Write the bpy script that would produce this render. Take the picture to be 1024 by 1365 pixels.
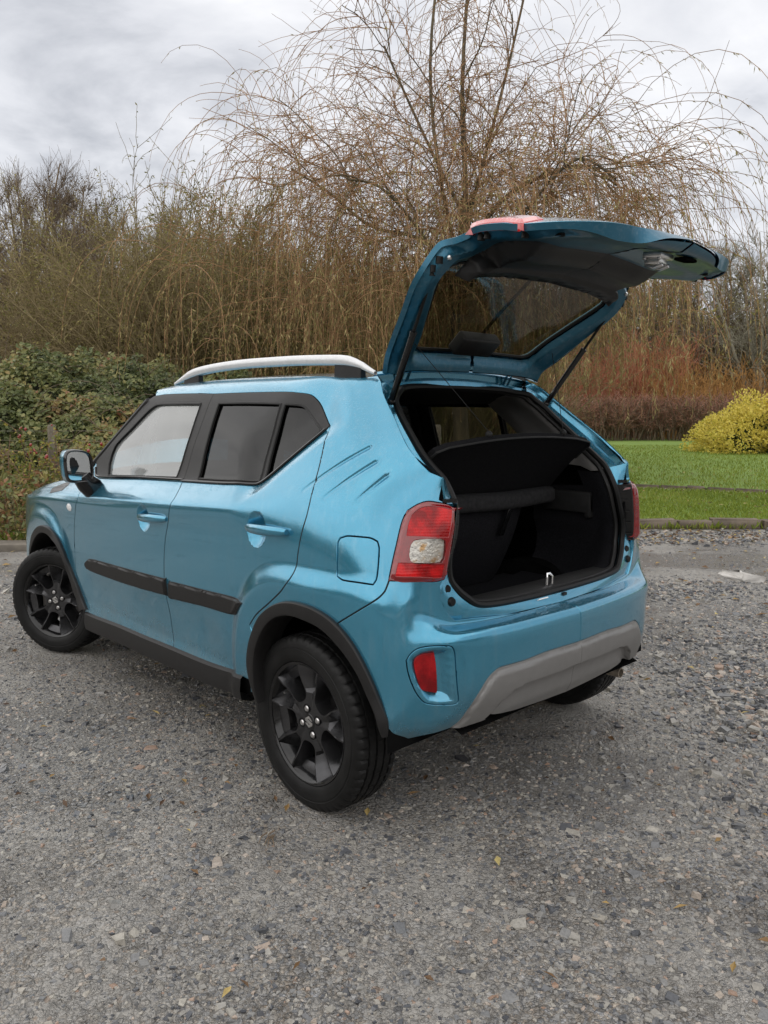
import bpy, bmesh, math, random
import numpy as np
from mathutils import Vector, Matrix, geometry
R = math.radians
random.seed(7); RNG = np.random.default_rng(7)
for _o in list(bpy.data.objects): bpy.data.objects.remove(_o)
SC = bpy.context.scene
COL = SC.collection
# ------------------------------------------------------------------ camera
cd = bpy.data.cameras.new('camera'); cam = bpy.data.objects.new('camera', cd); COL.objects.link(cam)
CAM = Vector((-2.0444, 2.3151, 1.3639))
cam.location = CAM
cam.rotation_euler = (R(90-7.183), 0, R(-90-42.768))
cd.sensor_fit = 'VERTICAL'; cd.sensor_height = 36; cd.lens = 1018.78/1365*36
cd.clip_start = .05; cd.clip_end = 900
SC.camera = cam
# ------------------------------------------------------------------ sky, sun, exposure
SUN_EL, SUN_AZ = R(48), R(80)        # azimuth measured from +x towards +y
W = bpy.data.worlds.new('World'); SC.world = W; W.use_nodes = True
nt = W.node_tree; nt.nodes.clear()
def wn(t, **k):
    n = nt.nodes.new(t)
    for a, b in k.items(): setattr(n, a, b)
    return n
sky = wn('ShaderNodeTexSky', sky_type='NISHITA', sun_disc=False, sun_elevation=SUN_EL, sun_rotation=R(90)-SUN_AZ, air_density=1.2, dust_density=2.5)
tc = wn('ShaderNodeTexCoord'); sep = wn('ShaderNodeSeparateXYZ'); nt.links.new(tc.outputs['Generated'], sep.inputs[0])
def wmath(op, a, b=None):
    n = wn('ShaderNodeMath', operation=op)
    for i, v in enumerate((a, b)):
        if v is None: continue
        if isinstance(v, (int, float)): n.inputs[i].default_value = v
        else: nt.links.new(v, n.inputs[i])
    return n.outputs[0]
zz = wmath('ADD', wmath('MAXIMUM', sep.outputs[2], 0.0), .16)
cx_ = wmath('DIVIDE', sep.outputs[0], zz); cy_ = wmath('DIVIDE', sep.outputs[1], zz)
cmb = wn('ShaderNodeCombineXYZ'); nt.links.new(cx_, cmb.inputs[0]); nt.links.new(cy_, cmb.inputs[1]); cmb.inputs[2].default_value = 3.7
n1 = wn('ShaderNodeTexNoise'); n1.inputs['Scale'].default_value = 1.7; n1.inputs['Detail'].default_value = 9; n1.inputs['Roughness'].default_value = .55; n1.inputs['Distortion'].default_value = .35
nt.links.new(cmb.outputs[0], n1.inputs['Vector'])
cr = wn('ShaderNodeValToRGB'); e = cr.color_ramp.elements
e[0].position = .34; e[0].color = (2.7, 2.78, 3.0, 1); e[1].position = .64; e[1].color = (5.2, 5.2, 5.3, 1)
m_ = e.new(.47); m_.color = (4.1, 4.15, 4.35, 1)
nt.links.new(n1.outputs['Fac'], cr.inputs[0])
mx = wn('ShaderNodeMixRGB'); mx.inputs[0].default_value = .93
nt.links.new(sky.outputs[0], mx.inputs[1]); nt.links.new(cr.outputs[0], mx.inputs[2])
bg = wn('ShaderNodeBackground'); bg.inputs[1].default_value = .10
nt.links.new(mx.outputs[0], bg.inputs[0])
wo = wn('ShaderNodeOutputWorld'); nt.links.new(bg.outputs[0], wo.inputs[0])
sl = bpy.data.lights.new('sun', 'SUN'); sl.energy = 1.25; sl.angle = R(170); sl.color = (1, .95, .87)
so = bpy.data.objects.new('sun', sl); COL.objects.link(so)
sd_ = Vector((math.cos(SUN_EL)*math.cos(SUN_AZ), math.cos(SUN_EL)*math.sin(SUN_AZ), math.sin(SUN_EL)))
so.rotation_euler = sd_.to_track_quat('Z', 'Y').to_euler()
SC.view_settings.view_transform = 'Standard'; SC.view_settings.look = 'None'
SC.view_settings.gamma = 1; SC.view_settings.use_curve_mapping = False
SC.view_settings.exposure = 1.0
SC.cycles.use_denoising = True
SC.cycles.max_bounces = 8; SC.cycles.transparent_max_bounces = 16

# ------------------------------------------------------------------ helpers
def tag(o, label=None, cat=None, group=None, kind=None):
    if label: o['label'] = label
    if cat: o['category'] = cat
    if group: o['group'] = group
    if kind: o['kind'] = kind
    return o
def empty(name, loc=(0, 0, 0), rz=0, parent=None):
    o = bpy.data.objects.new(name, None); COL.objects.link(o); o.location = loc; o.rotation_euler = (0, 0, rz)
    o.empty_display_size = .1
    if parent: o.parent = parent
    return o
def link(name, me, parent=None):
    o = bpy.data.objects.new(name, me); COL.objects.link(o)
    if parent: o.parent = parent
    return o
def np_mesh(name, V, F, m=None, smooth=True, N=None):
    """F: array (n,k) or list of arrays of equal k"""
    me = bpy.data.meshes.new(name)
    V = np.asarray(V, np.float32); Fs = F if isinstance(F, list) else [F]
    Fs = [np.asarray(f, np.int32) for f in Fs if len(f)]
    me.vertices.add(len(V)); me.vertices.foreach_set('co', V.ravel())
    nl = sum(f.size for f in Fs); nf = sum(len(f) for f in Fs)
    me.loops.add(nl); me.polygons.add(nf)
    me.loops.foreach_set('vertex_index', np.concatenate([f.ravel() for f in Fs]))
    tot = np.concatenate([np.full(len(f), f.shape[1], np.int32) for f in Fs])
    me.polygons.foreach_set('loop_start', np.concatenate([[0], np.cumsum(tot)[:-1]]).astype(np.int32))
    me.update(calc_edges=True); me.validate()
    me.polygons.foreach_set('use_smooth', np.full(len(me.polygons), smooth))
    if m: me.materials.append(m)
    if N is not None and len(N) == len(me.vertices): me.normals_split_custom_set_from_vertices(np.asarray(N, np.float32).tolist())
    return me
class MB:
    """collects shapes into one mesh"""
    def __init__(s): s.v = []; s.f = []
    def add(s, V, F):
        b = len(s.v); s.v += [tuple(map(float, p)) for p in V]; s.f += [tuple(int(i)+b for i in f) for f in F]; return s
    def box(s, c, d, rot=None, taper=1.0):
        P = []
        for z in (-.5, .5):
            k = taper if z > 0 else 1
            for x, y in ((-.5, -.5), (.5, -.5), (.5, .5), (-.5, .5)): P.append(Vector((x*d[0]*k, y*d[1]*k, z*d[2])))
        if rot is not None: P = [rot @ p for p in P]
        return s.add([p+Vector(c) for p in P], [(3, 2, 1, 0), (4, 5, 6, 7), (0, 1, 5, 4), (1, 2, 6, 5), (2, 3, 7, 6), (3, 0, 4, 7)])
    def tube(s, path, rad, n=8, cap=True, closed=False, flat=None):
        path = [Vector(p) for p in path]; m = len(path)
        if not hasattr(rad, '__len__'): rad = [rad]*m
        V = []; up = None
        for i, p in enumerate(path):
            a = path[i-1] if (i or closed) else p; b = path[(i+1) % m] if (i < m-1 or closed) else p
            d = (b-a).normalized()
            if up is None: up = d.orthogonal().normalized()
            up = (up-d*up.dot(d)); up = up.normalized() if up.length > 1e-6 else d.orthogonal().normalized()
            w = d.cross(up)
            for k in range(n):
                t = 2*math.pi*k/n
                q = up*math.cos(t)+w*math.sin(t)
                q = q*rad[i]
                if flat: q = Vector((q.x*flat[0], q.y*flat[1], q.z*flat[2]))
                V.append(p+q)
        F = []
        for i in range(m if closed else m-1):
            for k in range(n):
                F.append((i*n+k, i*n+(k+1) % n, ((i+1) % m)*n+(k+1) % n, ((i+1) % m)*n+k))
        if cap and not closed: F += [tuple(range(n))[::-1], tuple(range((m-1)*n, m*n))]
        return s.add(V, F)
    def prism(s, poly, vec, off=(0, 0, 0)):
        n = len(poly); a = [Vector(p)+Vector(off) for p in poly]; b = [p+Vector(vec) for p in a]
        return s.add(a+b, [tuple(range(n))[::-1], tuple(range(n, 2*n))]+[(i, (i+1) % n, (i+1) % n+n, i+n) for i in range(n)])
    def grid(s, P):
        P = np.asarray(P); m, n = P.shape[:2]
        return s.add(P.reshape(-1, 3), [(i*n+j, i*n+j+1, (i+1)*n+j+1, (i+1)*n+j) for i in range(m-1) for j in range(n-1)])
    def lathe(s, prof, axis='y', n=48, c=(0, 0, 0)):
        m = len(prof); V = []
        for k in range(n):
            t = 2*math.pi*k/n; ct, st = math.cos(t), math.sin(t)
            for a, r in prof:
                V.append({'y': (c[0]+r*ct, c[1]+a, c[2]+r*st), 'x': (c[0]+a, c[1]+r*ct, c[2]+r*st), 'z': (c[0]+r*ct, c[1]+r*st, c[2]+a)}[axis])
        F = [(k*m+i, ((k+1) % n)*m+i, ((k+1) % n)*m+i+1, k*m+i+1) for k in range(n) for i in range(m-1)]
        return s.add(V, F)
    def ball(s, c, r, n=8, sc=(1, 1, 1)):
        V = []; F = []
        for i in range(n+1):
            a = math.pi*i/n
            for k in range(2*n):
                t = math.pi*k/n
                V.append((c[0]+r*sc[0]*math.sin(a)*math.cos(t), c[1]+r*sc[1]*math.sin(a)*math.sin(t), c[2]+r*sc[2]*math.cos(a)))
        for i in range(n):
            for k in range(2*n): F.append((i*2*n+k, (i+1)*2*n+k, (i+1)*2*n+(k+1) % (2*n), i*2*n+(k+1) % (2*n)))
        return s.add(V, F)
    def build(s, name, m=None, parent=None, smooth=True, bevel=0, seg=2, sub=0, mirror=False, angle=35, recalc=True, weld=True):
        me = bpy.data.meshes.new(name); V = s.v; me.from_pydata([(x, -y, z) for x, y, z in V] if mirror else V, [], [f[::-1] for f in s.f] if mirror else s.f)
        bm = bmesh.new(); bm.from_mesh(me)
        if weld: bmesh.ops.remove_doubles(bm, verts=bm.verts, dist=1e-5)
        if recalc: bmesh.ops.recalc_face_normals(bm, faces=bm.faces)
        if bevel:
            bmesh.ops.bevel(bm, geom=[e for e in bm.edges if len(e.link_faces) == 2 and e.calc_face_angle(0) > R(30)], offset=bevel, segments=seg, profile=.5, affect='EDGES', clamp_overlap=True)
        if sub: bmesh.ops.subdivide_edges(bm, edges=bm.edges, cuts=sub, use_grid_fill=True)
        bm.to_mesh(me); bm.free()
        for p in me.polygons: p.use_smooth = smooth
        if smooth: me.set_sharp_from_angle(angle=R(angle))
        if m: me.materials.append(m)
        return link(name, me, parent)
# ------------------------------------------------------------------ materials
class NM:
    def __init__(s, name):
        s.m = bpy.data.materials.new(name); s.m.use_nodes = True; s.t = s.m.node_tree; s.t.nodes.clear()
        s.out = s.n('ShaderNodeOutputMaterial')
    def n(s, t, **k):
        n = s.t.nodes.new(t)
        for a, b in k.items():
            if a[0] == '_': continue
            setattr(n, a, b)
        return n
    def l(s, a, b): s.t.links.new(a, b)
    def set(s, sock, v):
        if hasattr(v, 'default_value') and not isinstance(v, (int, float, tuple)): s.l(v, sock)
        else: sock.default_value = v
    def coord(s, kind='Object', scale=1, rot=None):
        c = s.n('ShaderNodeTexCoord').outputs[kind]
        if scale == 1: return c
        m = s.n('ShaderNodeMapping'); s.l(c, m.inputs[0]); m.inputs['Scale'].default_value = (scale,)*3 if isinstance(scale, (int, float)) else scale
        return m.outputs[0]
    def noise(s, vec, sc, det=4, rough=.55, dist=0):
        n = s.n('ShaderNodeTexNoise'); s.l(vec, n.inputs['Vector']); n.inputs['Scale'].default_value = sc; n.inputs['Detail'].default_value = det; n.inputs['Roughness'].default_value = rough; n.inputs['Distortion'].default_value = dist
        return n.outputs['Fac']
    def voro(s, vec, sc, out='Distance', feature='F1', rnd=1):
        n = s.n('ShaderNodeTexVoronoi', feature=feature); s.l(vec, n.inputs['Vector']); n.inputs['Scale'].default_value = sc; n.inputs['Randomness'].default_value = rnd
        return n.outputs[out]
    def ramp(s, f, *stops, interp='LINEAR'):
        r = s.n('ShaderNodeValToRGB'); s.l(f, r.inputs[0]); el = r.color_ramp.elements; r.color_ramp.interpolation = interp
        while len(el) < len(stops): el.new(.5)
        for e, (p, c) in zip(el, stops): e.position = p; e.color = (*(c if hasattr(c, '__len__') else (c,)*3), 1)
        return r.outputs[0]
    def math(s, op, a, b=0.0, clamp=False):
        n = s.n('ShaderNodeMath', operation=op, use_clamp=clamp); s.set(n.inputs[0], a); s.set(n.inputs[1], b); return n.outputs[0]
    def mix(s, f, a, b, mode='MIX'):
        n = s.n('ShaderNodeMixRGB', blend_type=mode)
        for i, v in enumerate((f, a, b)):
            if isinstance(v, tuple) and len(v) == 3: v = (*v, 1)
            s.set(n.inputs[i], v)
        return n.outputs[0]
    def bump(s, h, st=.3, dist=.01, nrm=None):
        n = s.n('ShaderNodeBump'); n.inputs['Strength'].default_value = st; n.inputs['Distance'].default_value = dist; s.l(h, n.inputs['Height'])
        if nrm: s.l(nrm, n.inputs['Normal'])
        return n.outputs[0]
    def bsdf(s, col, rough=.5, metal=0, nrm=None, **k):
        p = s.n('ShaderNodeBsdfPrincipled')
        if isinstance(col, tuple) and len(col) == 3: col = (*col, 1)
        s.set(p.inputs['Base Color'], col); s.set(p.inputs['Roughness'], rough); s.set(p.inputs['Metallic'], metal)
        if nrm: s.l(nrm, p.inputs['Normal'])
        for a, b in k.items():
            a = a.replace('_', ' ')
            if isinstance(b, tuple) and len(b) == 3: b = (*b, 1)
            s.set(p.inputs[a], b)
        s.l(p.outputs[0], s.out.inputs[0]); return s.m
def mat(name, col, rough=.5, metal=0, var=.12, sc=8, bump=0, bsc=60, **k):
    """plain material with a noise-varied colour and optional fine bump"""
    s = NM(name); v = s.coord(); f = s.noise(v, sc, 5)
    lo = tuple(c*(1-var) for c in col); hi = tuple(min(1, c*(1+var)) for c in col)
    c = s.ramp(f, (.3, lo), (.7, hi))
    nb = s.bump(s.noise(v, bsc, 4), bump, .004) if bump else None
    return s.bsdf(c, rough, metal, nb, **k)
def paint(name, col, beads=1.0, rough=.19, coat=1.0):
    s = NM(name); v = s.coord()
    fl = s.noise(v, 900, 1)                       # metal flake
    c = s.mix(.22, (*col, 1), s.ramp(fl, (.35, tuple(x*.6 for x in col)), (.65, tuple(min(1, x*1.5) for x in col))))
    # rain beads: small domes on upward surfaces, thinning out on vertical ones, with dried streaks
    g = s.n('ShaderNodeNewGeometry'); sx = s.n('ShaderNodeSeparateXYZ'); s.l(g.outputs['Normal'], sx.inputs[0])
    upw = s.ramp(sx.outputs[2], (.05, .10), (.5, 1.0))
    d1 = s.voro(v, 95); d2 = s.voro(v, 190)
    den = s.noise(v, 7, 3)
    b1 = s.ramp(d1, (.0, 1.0), (.26, .55), (.34, 0.0)); b2 = s.ramp(d2, (.0, .6), (.30, .3), (.38, 0.0))
    h = s.math('MULTIPLY', s.math('ADD', b1, b2), s.math('MULTIPLY', upw, s.ramp(den, (.40, 0.15), (.62, 1.0))))
    nb = s.bump(h, .85*beads, .0022)
    so_ = s.n('ShaderNodeSeparateXYZ'); s.l(v, so_.inputs[0]); lowz = s.ramp(so_.outputs[2], (.34, .40), (.58, 0.0))      # road film thrown up along the sills
    film = s.math('MULTIPLY', lowz, s.ramp(s.noise(v, 6, 6, .65), (.38, .15), (.66, 1.0))); c = s.mix(film, c, (.20, .18, .15))
    fine_ = s.ramp(s.noise(s.coord('Object', (60, 60, 5)), 1.0, 3), (.52, 0.0), (.75, .10)); c = s.mix(fine_, c, (.42, .50, .52))
    rough = s.math('ADD', s.math('MULTIPLY', film, .5), rough)
    st = s.noise(s.coord('Object', (26, 26, 1.2)), 1.0, 4)
    rg = s.ramp(st, (.40, .10), (.75, .17))
    return s.bsdf(c, rough, .70, None, Coat_Weight=coat, Coat_Roughness=s.math('MULTIPLY', rg, .35), Coat_Normal=nb, Coat_IOR=1.55)
def glass(name, tint, refl=1.0, fog=0):
    s = NM(name); fr = s.n('ShaderNodeFresnel'); fr.inputs[0].default_value = 1.52
    v = s.coord(); nb = s.bump(s.voro(v, 140), .05, .001)
    t = s.n('ShaderNodeBsdfTransparent'); s.l(s.ramp(s.noise(v, 4), (.3, tuple(x*.94 for x in tint)), (.7, tint)), t.inputs[0])
    g = s.n('ShaderNodeBsdfGlossy'); g.inputs['Roughness'].default_value = .015; s.l(nb, g.inputs['Normal'])
    m = s.n('ShaderNodeMixShader'); s.l(s.math('MULTIPLY', fr.outputs[0], refl, True), m.inputs[0]); s.l(t.outputs[0], m.inputs[1]); s.l(g.outputs[0], m.inputs[2]);     last = m.outputs[0]
    if fog:       # mist on the inside; its white also stands in for sky reflection
        df = s.n('ShaderNodeBsdfDiffuse'); df.inputs[0].default_value = (.80, .83, .82, 1); tl = s.n('ShaderNodeBsdfTranslucent'); tl.inputs[0].default_value = (.80, .83, .82, 1)
        a_ = s.n('ShaderNodeAddShader'); s.l(df.outputs[0], a_.inputs[0]); s.l(tl.outputs[0], a_.inputs[1])
        f_ = s.ramp(s.noise(s.coord('Object', (7, 7, 3.0)), 1, 5), (.3, fog*.82), (.7, fog*1.12)); m2 = s.n('ShaderNodeMixShader'); s.l(f_, m2.inputs[0]); s.l(last, m2.inputs[1]); s.l(df.outputs[0], m2.inputs[2]); last = m2.outputs[0]
    s.l(last, s.out.inputs[0])
    return s.m
M = {}
M['paint'] = paint('teal_metallic_paint', (.048, .268, .405))
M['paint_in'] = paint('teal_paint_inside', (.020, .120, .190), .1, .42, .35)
M['trim'] = mat('black_textured_plastic', (.0125, .012, .012), .46, var=.15, sc=30, bump=.12, bsc=700, Specular_IOR_Level=0.30)
M['trim_grey'] = mat('dark_grey_plastic', (.016, .016, .016), .6, var=.2, sc=30, bump=.15, bsc=500, Specular_IOR_Level=0.25)
M['gloss_black'] = mat('gloss_black_plastic', (.006, .006, .0065), .16, var=.1, sc=20)
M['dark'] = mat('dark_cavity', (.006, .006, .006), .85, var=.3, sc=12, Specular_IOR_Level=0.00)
M['rubber'] = mat('seal_rubber', (.006, .006, .006), .45, var=.2, sc=25, Specular_IOR_Level=0.25)
M['tyre'] = mat('tyre_rubber', (.0085, .0085, .0085), .50, var=.4, sc=14, bump=.15, bsc=160, Specular_IOR_Level=0.22)
M['rim'] = mat('satin_gunmetal_alloy', (.072, .072, .075), .26, .85, var=.18, sc=25, bump=.03, bsc=300)
M['steel'] = mat('bright_steel', (.62, .61, .60), .28, .95, var=.15, sc=40)
M['disc'] = mat('brake_disc_steel', (.16, .15, .14), .42, .8, var=.3, sc=30)
M['skid'] = mat('grey_skid_plate_plastic', (.20, .195, .19), .38, .3, var=.04, sc=30, bump=.06, bsc=500)
M['silver'] = mat('silver_roof_rail_paint', (.66, .67, .68), .30, .35, var=.06, sc=60, bump=.10, bsc=260)
M['fabric'] = mat('charcoal_boot_carpet', (.013, .013, .015), .95, var=.35, sc=160, bump=.5, bsc=420, Specular_IOR_Level=0.05)
M['seat'] = mat('dark_seat_cloth', (.024, .024, .025), .9, var=.25, sc=60, bump=.3, bsc=300, Specular_IOR_Level=0.08)
M['shelf'] = mat('shelf_board_felt', (.011, .011, .012), .92, var=.3, sc=120, bump=.4, bsc=300, Specular_IOR_Level=0.05)
M['greytrim'] = mat('pale_grey_pillar_trim', (.30, .29, .28), .65, var=.06, sc=20, bump=.08, bsc=300)
M['lining'] = mat('roof_lining', (.05, .05, .05), .9, var=.1, sc=40, Specular_IOR_Level=0.10)
M['red'] = mat('red_lamp_plastic', (.48, .008, .010), .12, var=.18, sc=60, Coat_Weight=1.0, Coat_Roughness=.03)
M['red_dark'] = mat('dark_red_lamp_edge', (.20, .004, .006), .12, var=.2, sc=40, Coat_Weight=1.0, Coat_Roughness=.03)
def ribbed(name, col, axis, freq, hi):
    s = NM(name); sp = s.n('ShaderNodeSeparateXYZ'); s.l(s.coord(), sp.inputs[0])
    w = s.math('SINE', s.math('MULTIPLY', sp.outputs[axis], freq)); w2 = s.math('SINE', s.math('MULTIPLY', sp.outputs[1], freq*1.3))
    ns = s.noise(s.coord(), 16, 3)
    c = s.mix(s.ramp(ns, (.40, 0.0), (.62, 1.0)), (*col, 1), (*hi, 1))
    return s.bsdf(c, .2, 0, s.bump(s.math('ADD', w, w2), .15, .0015), Coat_Weight=.35, Coat_Roughness=.02, Specular_IOR_Level=.2)
M['red_in'] = ribbed('ribbed_red_reflector', (.22, .002, .003), 2, 700, (.58, .007, .009))
M['red_dk2'] = ribbed('dark_red_reflector', (.16, .002, .004), 2, 900, (.34, .005, .008))
_s = NM('lamp_reflector'); M['clear'] = _s.bsdf(_s.ramp(_s.noise(_s.coord(), 34, 3), (.30, (.30, .29, .28)), (.46, (.82, .80, .77)), (.58, (.80, .76, .70)), (.68, (.62, .36, .14))), .22, .45, _s.bump(_s.noise(_s.coord(), 90, 2), .4, .004)); M['cover'] = glass('lamp_cover', (.92, .92, .90), .8)
M['amber'] = mat('amber_bulb', (.50, .33, .16), .25, var=.2, sc=50, Coat_Weight=1.0)
M['white'] = mat('white_lens', (.80, .80, .80), .2, var=.08, sc=80, Coat_Weight=1.0)
M['glass_dark'] = glass('privacy_glass', (.035, .035, .036), .85)
M['glass_dark2'] = glass('privacy_glass_far_side', (.62, .62, .56), .5)
M['glass_rear'] = glass('tinted_rear_glass', (.25, .25, .22), .12)
M['glass'] = glass('clear_car_glass', (.80, .84, .82), 1.1); M['glass_mist_sheen'] = glass('mist_and_sky_sheen_glass', (.80, .84, .82), 1.8, .24)
M['mirror'] = mat('mirror_silver', (.82, .83, .84), .03, 1.0, var=.02, sc=5)
M['chrome'] = mat('chrome', (.75, .75, .76), .12, 1.0, var=.05, sc=30)

# ------------------------------------------------------------------ the place: ground, lawns, planting
FW = np.array([.7342, -.6790, 0]); RT = np.array([-.6790, -.7342, 0]); C0 = np.array([CAM.x, CAM.y, 0])
def G_(s, d, z=0):                     # metres to the right / ahead of the viewpoint -> world
    s = np.asarray(s, float); d = np.asarray(d, float)
    return C0+s[..., None]*RT+d[..., None]*FW+np.asarray(z, float)[..., None]*np.array([0, 0, 1.])
def rnd(a, b, n=None): return RNG.uniform(a, b, n)
_pn = RNG.uniform(-1, 1, (64, 64))
def vnoise(x, y):
    xi = np.floor(x).astype(int); yi = np.floor(y).astype(int); fx = x-xi; fy = y-yi; fx = fx*fx*(3-2*fx); fy = fy*fy*(3-2*fy)
    g = lambda i, j: _pn[i % 64, j % 64]
    return (g(xi, yi)*(1-fx)+g(xi+1, yi)*fx)*(1-fy)+(g(xi, yi+1)*(1-fx)+g(xi+1, yi+1)*fx)*fy
def set_tint(me, vals):
    a = me.attributes.new('tint', 'FLOAT', 'POINT'); a.data.foreach_set('value', np.asarray(vals, np.float32))
def leafmat(name, *stops, rough=.55, trans=.25):
    s = NM(name); at = s.n('ShaderNodeAttribute'); at.attribute_name = 'tint'
    c = s.ramp(at.outputs['Fac'], *stops)
    ns = s.noise(s.coord(), 60, 2); c = s.mix(.25, c, s.ramp(ns, (.3, .02), (.7, .5)), 'OVERLAY')
    p = s.n('ShaderNodeBsdfPrincipled'); s.l(c, p.inputs['Base Color']); p.inputs['Roughness'].default_value = rough; p.inputs['Specular IOR Level'].default_value = .35
    if trans:
        t = s.n('ShaderNodeBsdfTranslucent'); s.l(c, t.inputs[0]); m = s.n('ShaderNodeMixShader'); m.inputs[0].default_value = trans
        s.l(p.outputs[0], m.inputs[1]); s.l(t.outputs[0], m.inputs[2]); s.l(m.outputs[0], s.out.inputs[0])
    else: s.l(p.outputs[0], s.out.inputs[0])
    return s.m
def tubes(P, Rr, n=3):
    """P (B, m, 3) paths, Rr (B, m) radii -> vertices, quads"""
    B, m = P.shape[:2]; T = np.gradient(P, axis=1); T /= np.maximum(np.linalg.norm(T, axis=2, keepdims=True), 1e-9)
    ref = np.where(np.abs(T[:, :1, 2:3]) > .8, np.array([1., 0, 0]), np.array([0, 0, 1.]))
    A = np.cross(T, np.broadcast_to(ref, T.shape)); A /= np.maximum(np.linalg.norm(A, axis=2, keepdims=True), 1e-9); Bn = np.cross(T, A)
    t = np.arange(n)*2*np.pi/n
    V = P[:, :, None]+Rr[:, :, None, None]*(A[:, :, None]*np.cos(t)[:, None]+Bn[:, :, None]*np.sin(t)[:, None])
    idx = np.arange(B*m*n).reshape(B, m, n); nx = np.roll(idx, -1, 2)
    F = np.stack([idx[:, :-1], nx[:, :-1], nx[:, 1:], idx[:, 1:]], -1).reshape(-1, 4)
    return V.reshape(-1, 3), F
def leaves(C, D, N, L, Wd, fold=.25):
    """diamond leaves: base C, direction D, normal N"""
    n = len(C); D = D/np.maximum(np.linalg.norm(D, axis=1, keepdims=True), 1e-9); S = np.cross(D, N); S /= np.maximum(np.linalg.norm(S, axis=1, keepdims=True), 1e-9); N = np.cross(S, D)
    L = np.broadcast_to(L, n)[:, None]; Wd = np.broadcast_to(Wd, n)[:, None]
    V = np.stack([C, C+D*L*.45+S*Wd*.5+N*Wd*fold, C+D*L, C+D*L*.45-S*Wd*.5+N*Wd*fold], 1).reshape(-1, 3)
    b = np.arange(n)[:, None]*4; F = np.concatenate([b+np.array([[0, 1, 2]]), b+np.array([[0, 2, 3]])])
    return V, F
def rdir(n, up=0.):
    v = RNG.normal(size=(n, 3)); v[:, 2] += up; return v/np.linalg.norm(v, axis=1, keepdims=True)
def cat_meshes(L):
    V = []; F = []; b = 0
    for v, f in L: V.append(v); F.append(f+b); b += len(v)
    return np.concatenate(V), F
# ---- branch growth, all branches of one order at once
def grow(P0, D0, L, m, wob, grav, curl=0.0):
    """P0, D0 (B,3); L (B,) -> (B, m, 3)"""
    B = len(P0); P = np.empty((B, m, 3)); P[:, 0] = P0; d = D0/np.linalg.norm(D0, axis=1, keepdims=True); st = (L/(m-1))[:, None]
    w = RNG.normal(size=(B, 3))*curl
    for k in range(1, m):
        d = d+RNG.normal(size=(B, 3))*wob+w*(1/m); d[:, 2] += grav*(k/m)
        d /= np.linalg.norm(d, axis=1, keepdims=True); P[:, k] = P[:, k-1]+d*st
    return P
def spawn(P, nper, t0, t1, ang, up=0.):
    """children starting along paths: positions, directions, parameter"""
    B, m = P.shape[:2]; bi = np.repeat(np.arange(B), nper); t = rnd(t0, t1, len(bi)); x = t*(m-1); i = np.minimum(x.astype(int), m-2); f = (x-i)[:, None]
    p = P[bi, i]*(1-f)+P[bi, i+1]*f; T = P[bi, i+1]-P[bi, i]; T /= np.maximum(np.linalg.norm(T, axis=1, keepdims=True), 1e-9)
    r = RNG.normal(size=T.shape); r -= (r*T).sum(1, keepdims=True)*T; r /= np.linalg.norm(r, axis=1, keepdims=True)
    a = np.radians(rnd(ang[0], ang[1], len(bi)))[:, None]; d = T*np.cos(a)+r*np.sin(a); d[:, 2] += up
    return p, d, bi, t
def taper(B, m, r0, r1): return np.asarray(r0).reshape(-1, 1)*(1-np.linspace(0, 1, m))+np.asarray(r1)*np.linspace(0, 1, m)
bark = lambda n, c, c2: mat(n, c, .9, var=.3, sc=9, bump=.6, bsc=40) if c2 is None else None
def barkmat(name, lo, hi, sc=6):
    s = NM(name); v = s.coord('Object', (1, 1, .35)); f = s.noise(v, sc, 6, .65); c = s.ramp(f, (.3, lo), (.7, hi))
    return s.bsdf(c, .88, 0, s.bump(s.noise(v, sc*8, 5), .7, .02))
M['bark'] = barkmat('willow_bark', (.050, .040, .026), (.17, .135, .080)); M['twig_tan'] = barkmat('willow_twig', (.20, .105, .05), (.42, .25, .125), 2)
M['twig_brown'] = barkmat('brown_twig', (.105, .076, .052), (.235, .178, .12), 2); M['twig_olive'] = barkmat('olive_twig', (.165, .128, .062), (.31, .245, .125), 2)
M['twig_red'] = barkmat('red_dogwood_stem', (.26, .085, .045), (.44, .17, .09), 3); M['twig_orange'] = barkmat('orange_willow_stem', (.34, .17, .05), (.54, .30, .10), 3)
M['twig_pink'] = barkmat('hedge_tip_twig', (.26, .12, .085), (.44, .22, .16), 3); M['twig_grey'] = barkmat('lichen_grey_twig', (.15, .135, .10), (.31, .29, .22), 2)
M['leaf_willow'] = leafmat('willow_leaf', (0, (.20, .19, .06)), (.5, (.36, .31, .12)), (1, (.52, .42, .20)))
M['leaf_brown'] = leafmat('withered_leaf', (0, (.09, .055, .02)), (.6, (.19, .12, .05)), (1, (.24, .20, .07)))
M['leaf_olive'] = leafmat('olive_leaf', (0, (.15, .155, .04)), (.6, (.29, .265, .075)), (1, (.40, .33, .12)))
M['leaf_bramble'] = leafmat('bramble_leaf', (0, (.06, .078, .028)), (.32, (.145, .175, .06)), (.58, (.25, .255, .095)), (.78, (.36, .30, .11)), (.90, (.32, .15, .085)), (1, (.30, .21, .085)), rough=.42)
M['leaf_yellow'] = leafmat('yellow_variegated_leaf', (0, (.26, .27, .045)), (.25, (.64, .55, .09)), (1, (.84, .74, .22)), trans=.4)
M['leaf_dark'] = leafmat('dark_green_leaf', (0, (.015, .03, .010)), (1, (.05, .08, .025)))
M['leaf_rose'] = leafmat('rose_leaf', (0, (.12, .16, .035)), (.5, (.30, .30, .06)), (.8, (.42, .36, .08)), (1, (.34, .17, .06)))
M['post'] = barkmat('weathered_post', (.10, .085, .06), (.24, .21, .165), 5); M['wire'] = mat('rusty_fence_wire', (.20, .17, .14), .6, .5, var=.3, sc=20); M['twig_rose'] = barkmat('rose_stem', (.13, .075, .05), (.26, .17, .11), 3)
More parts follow.
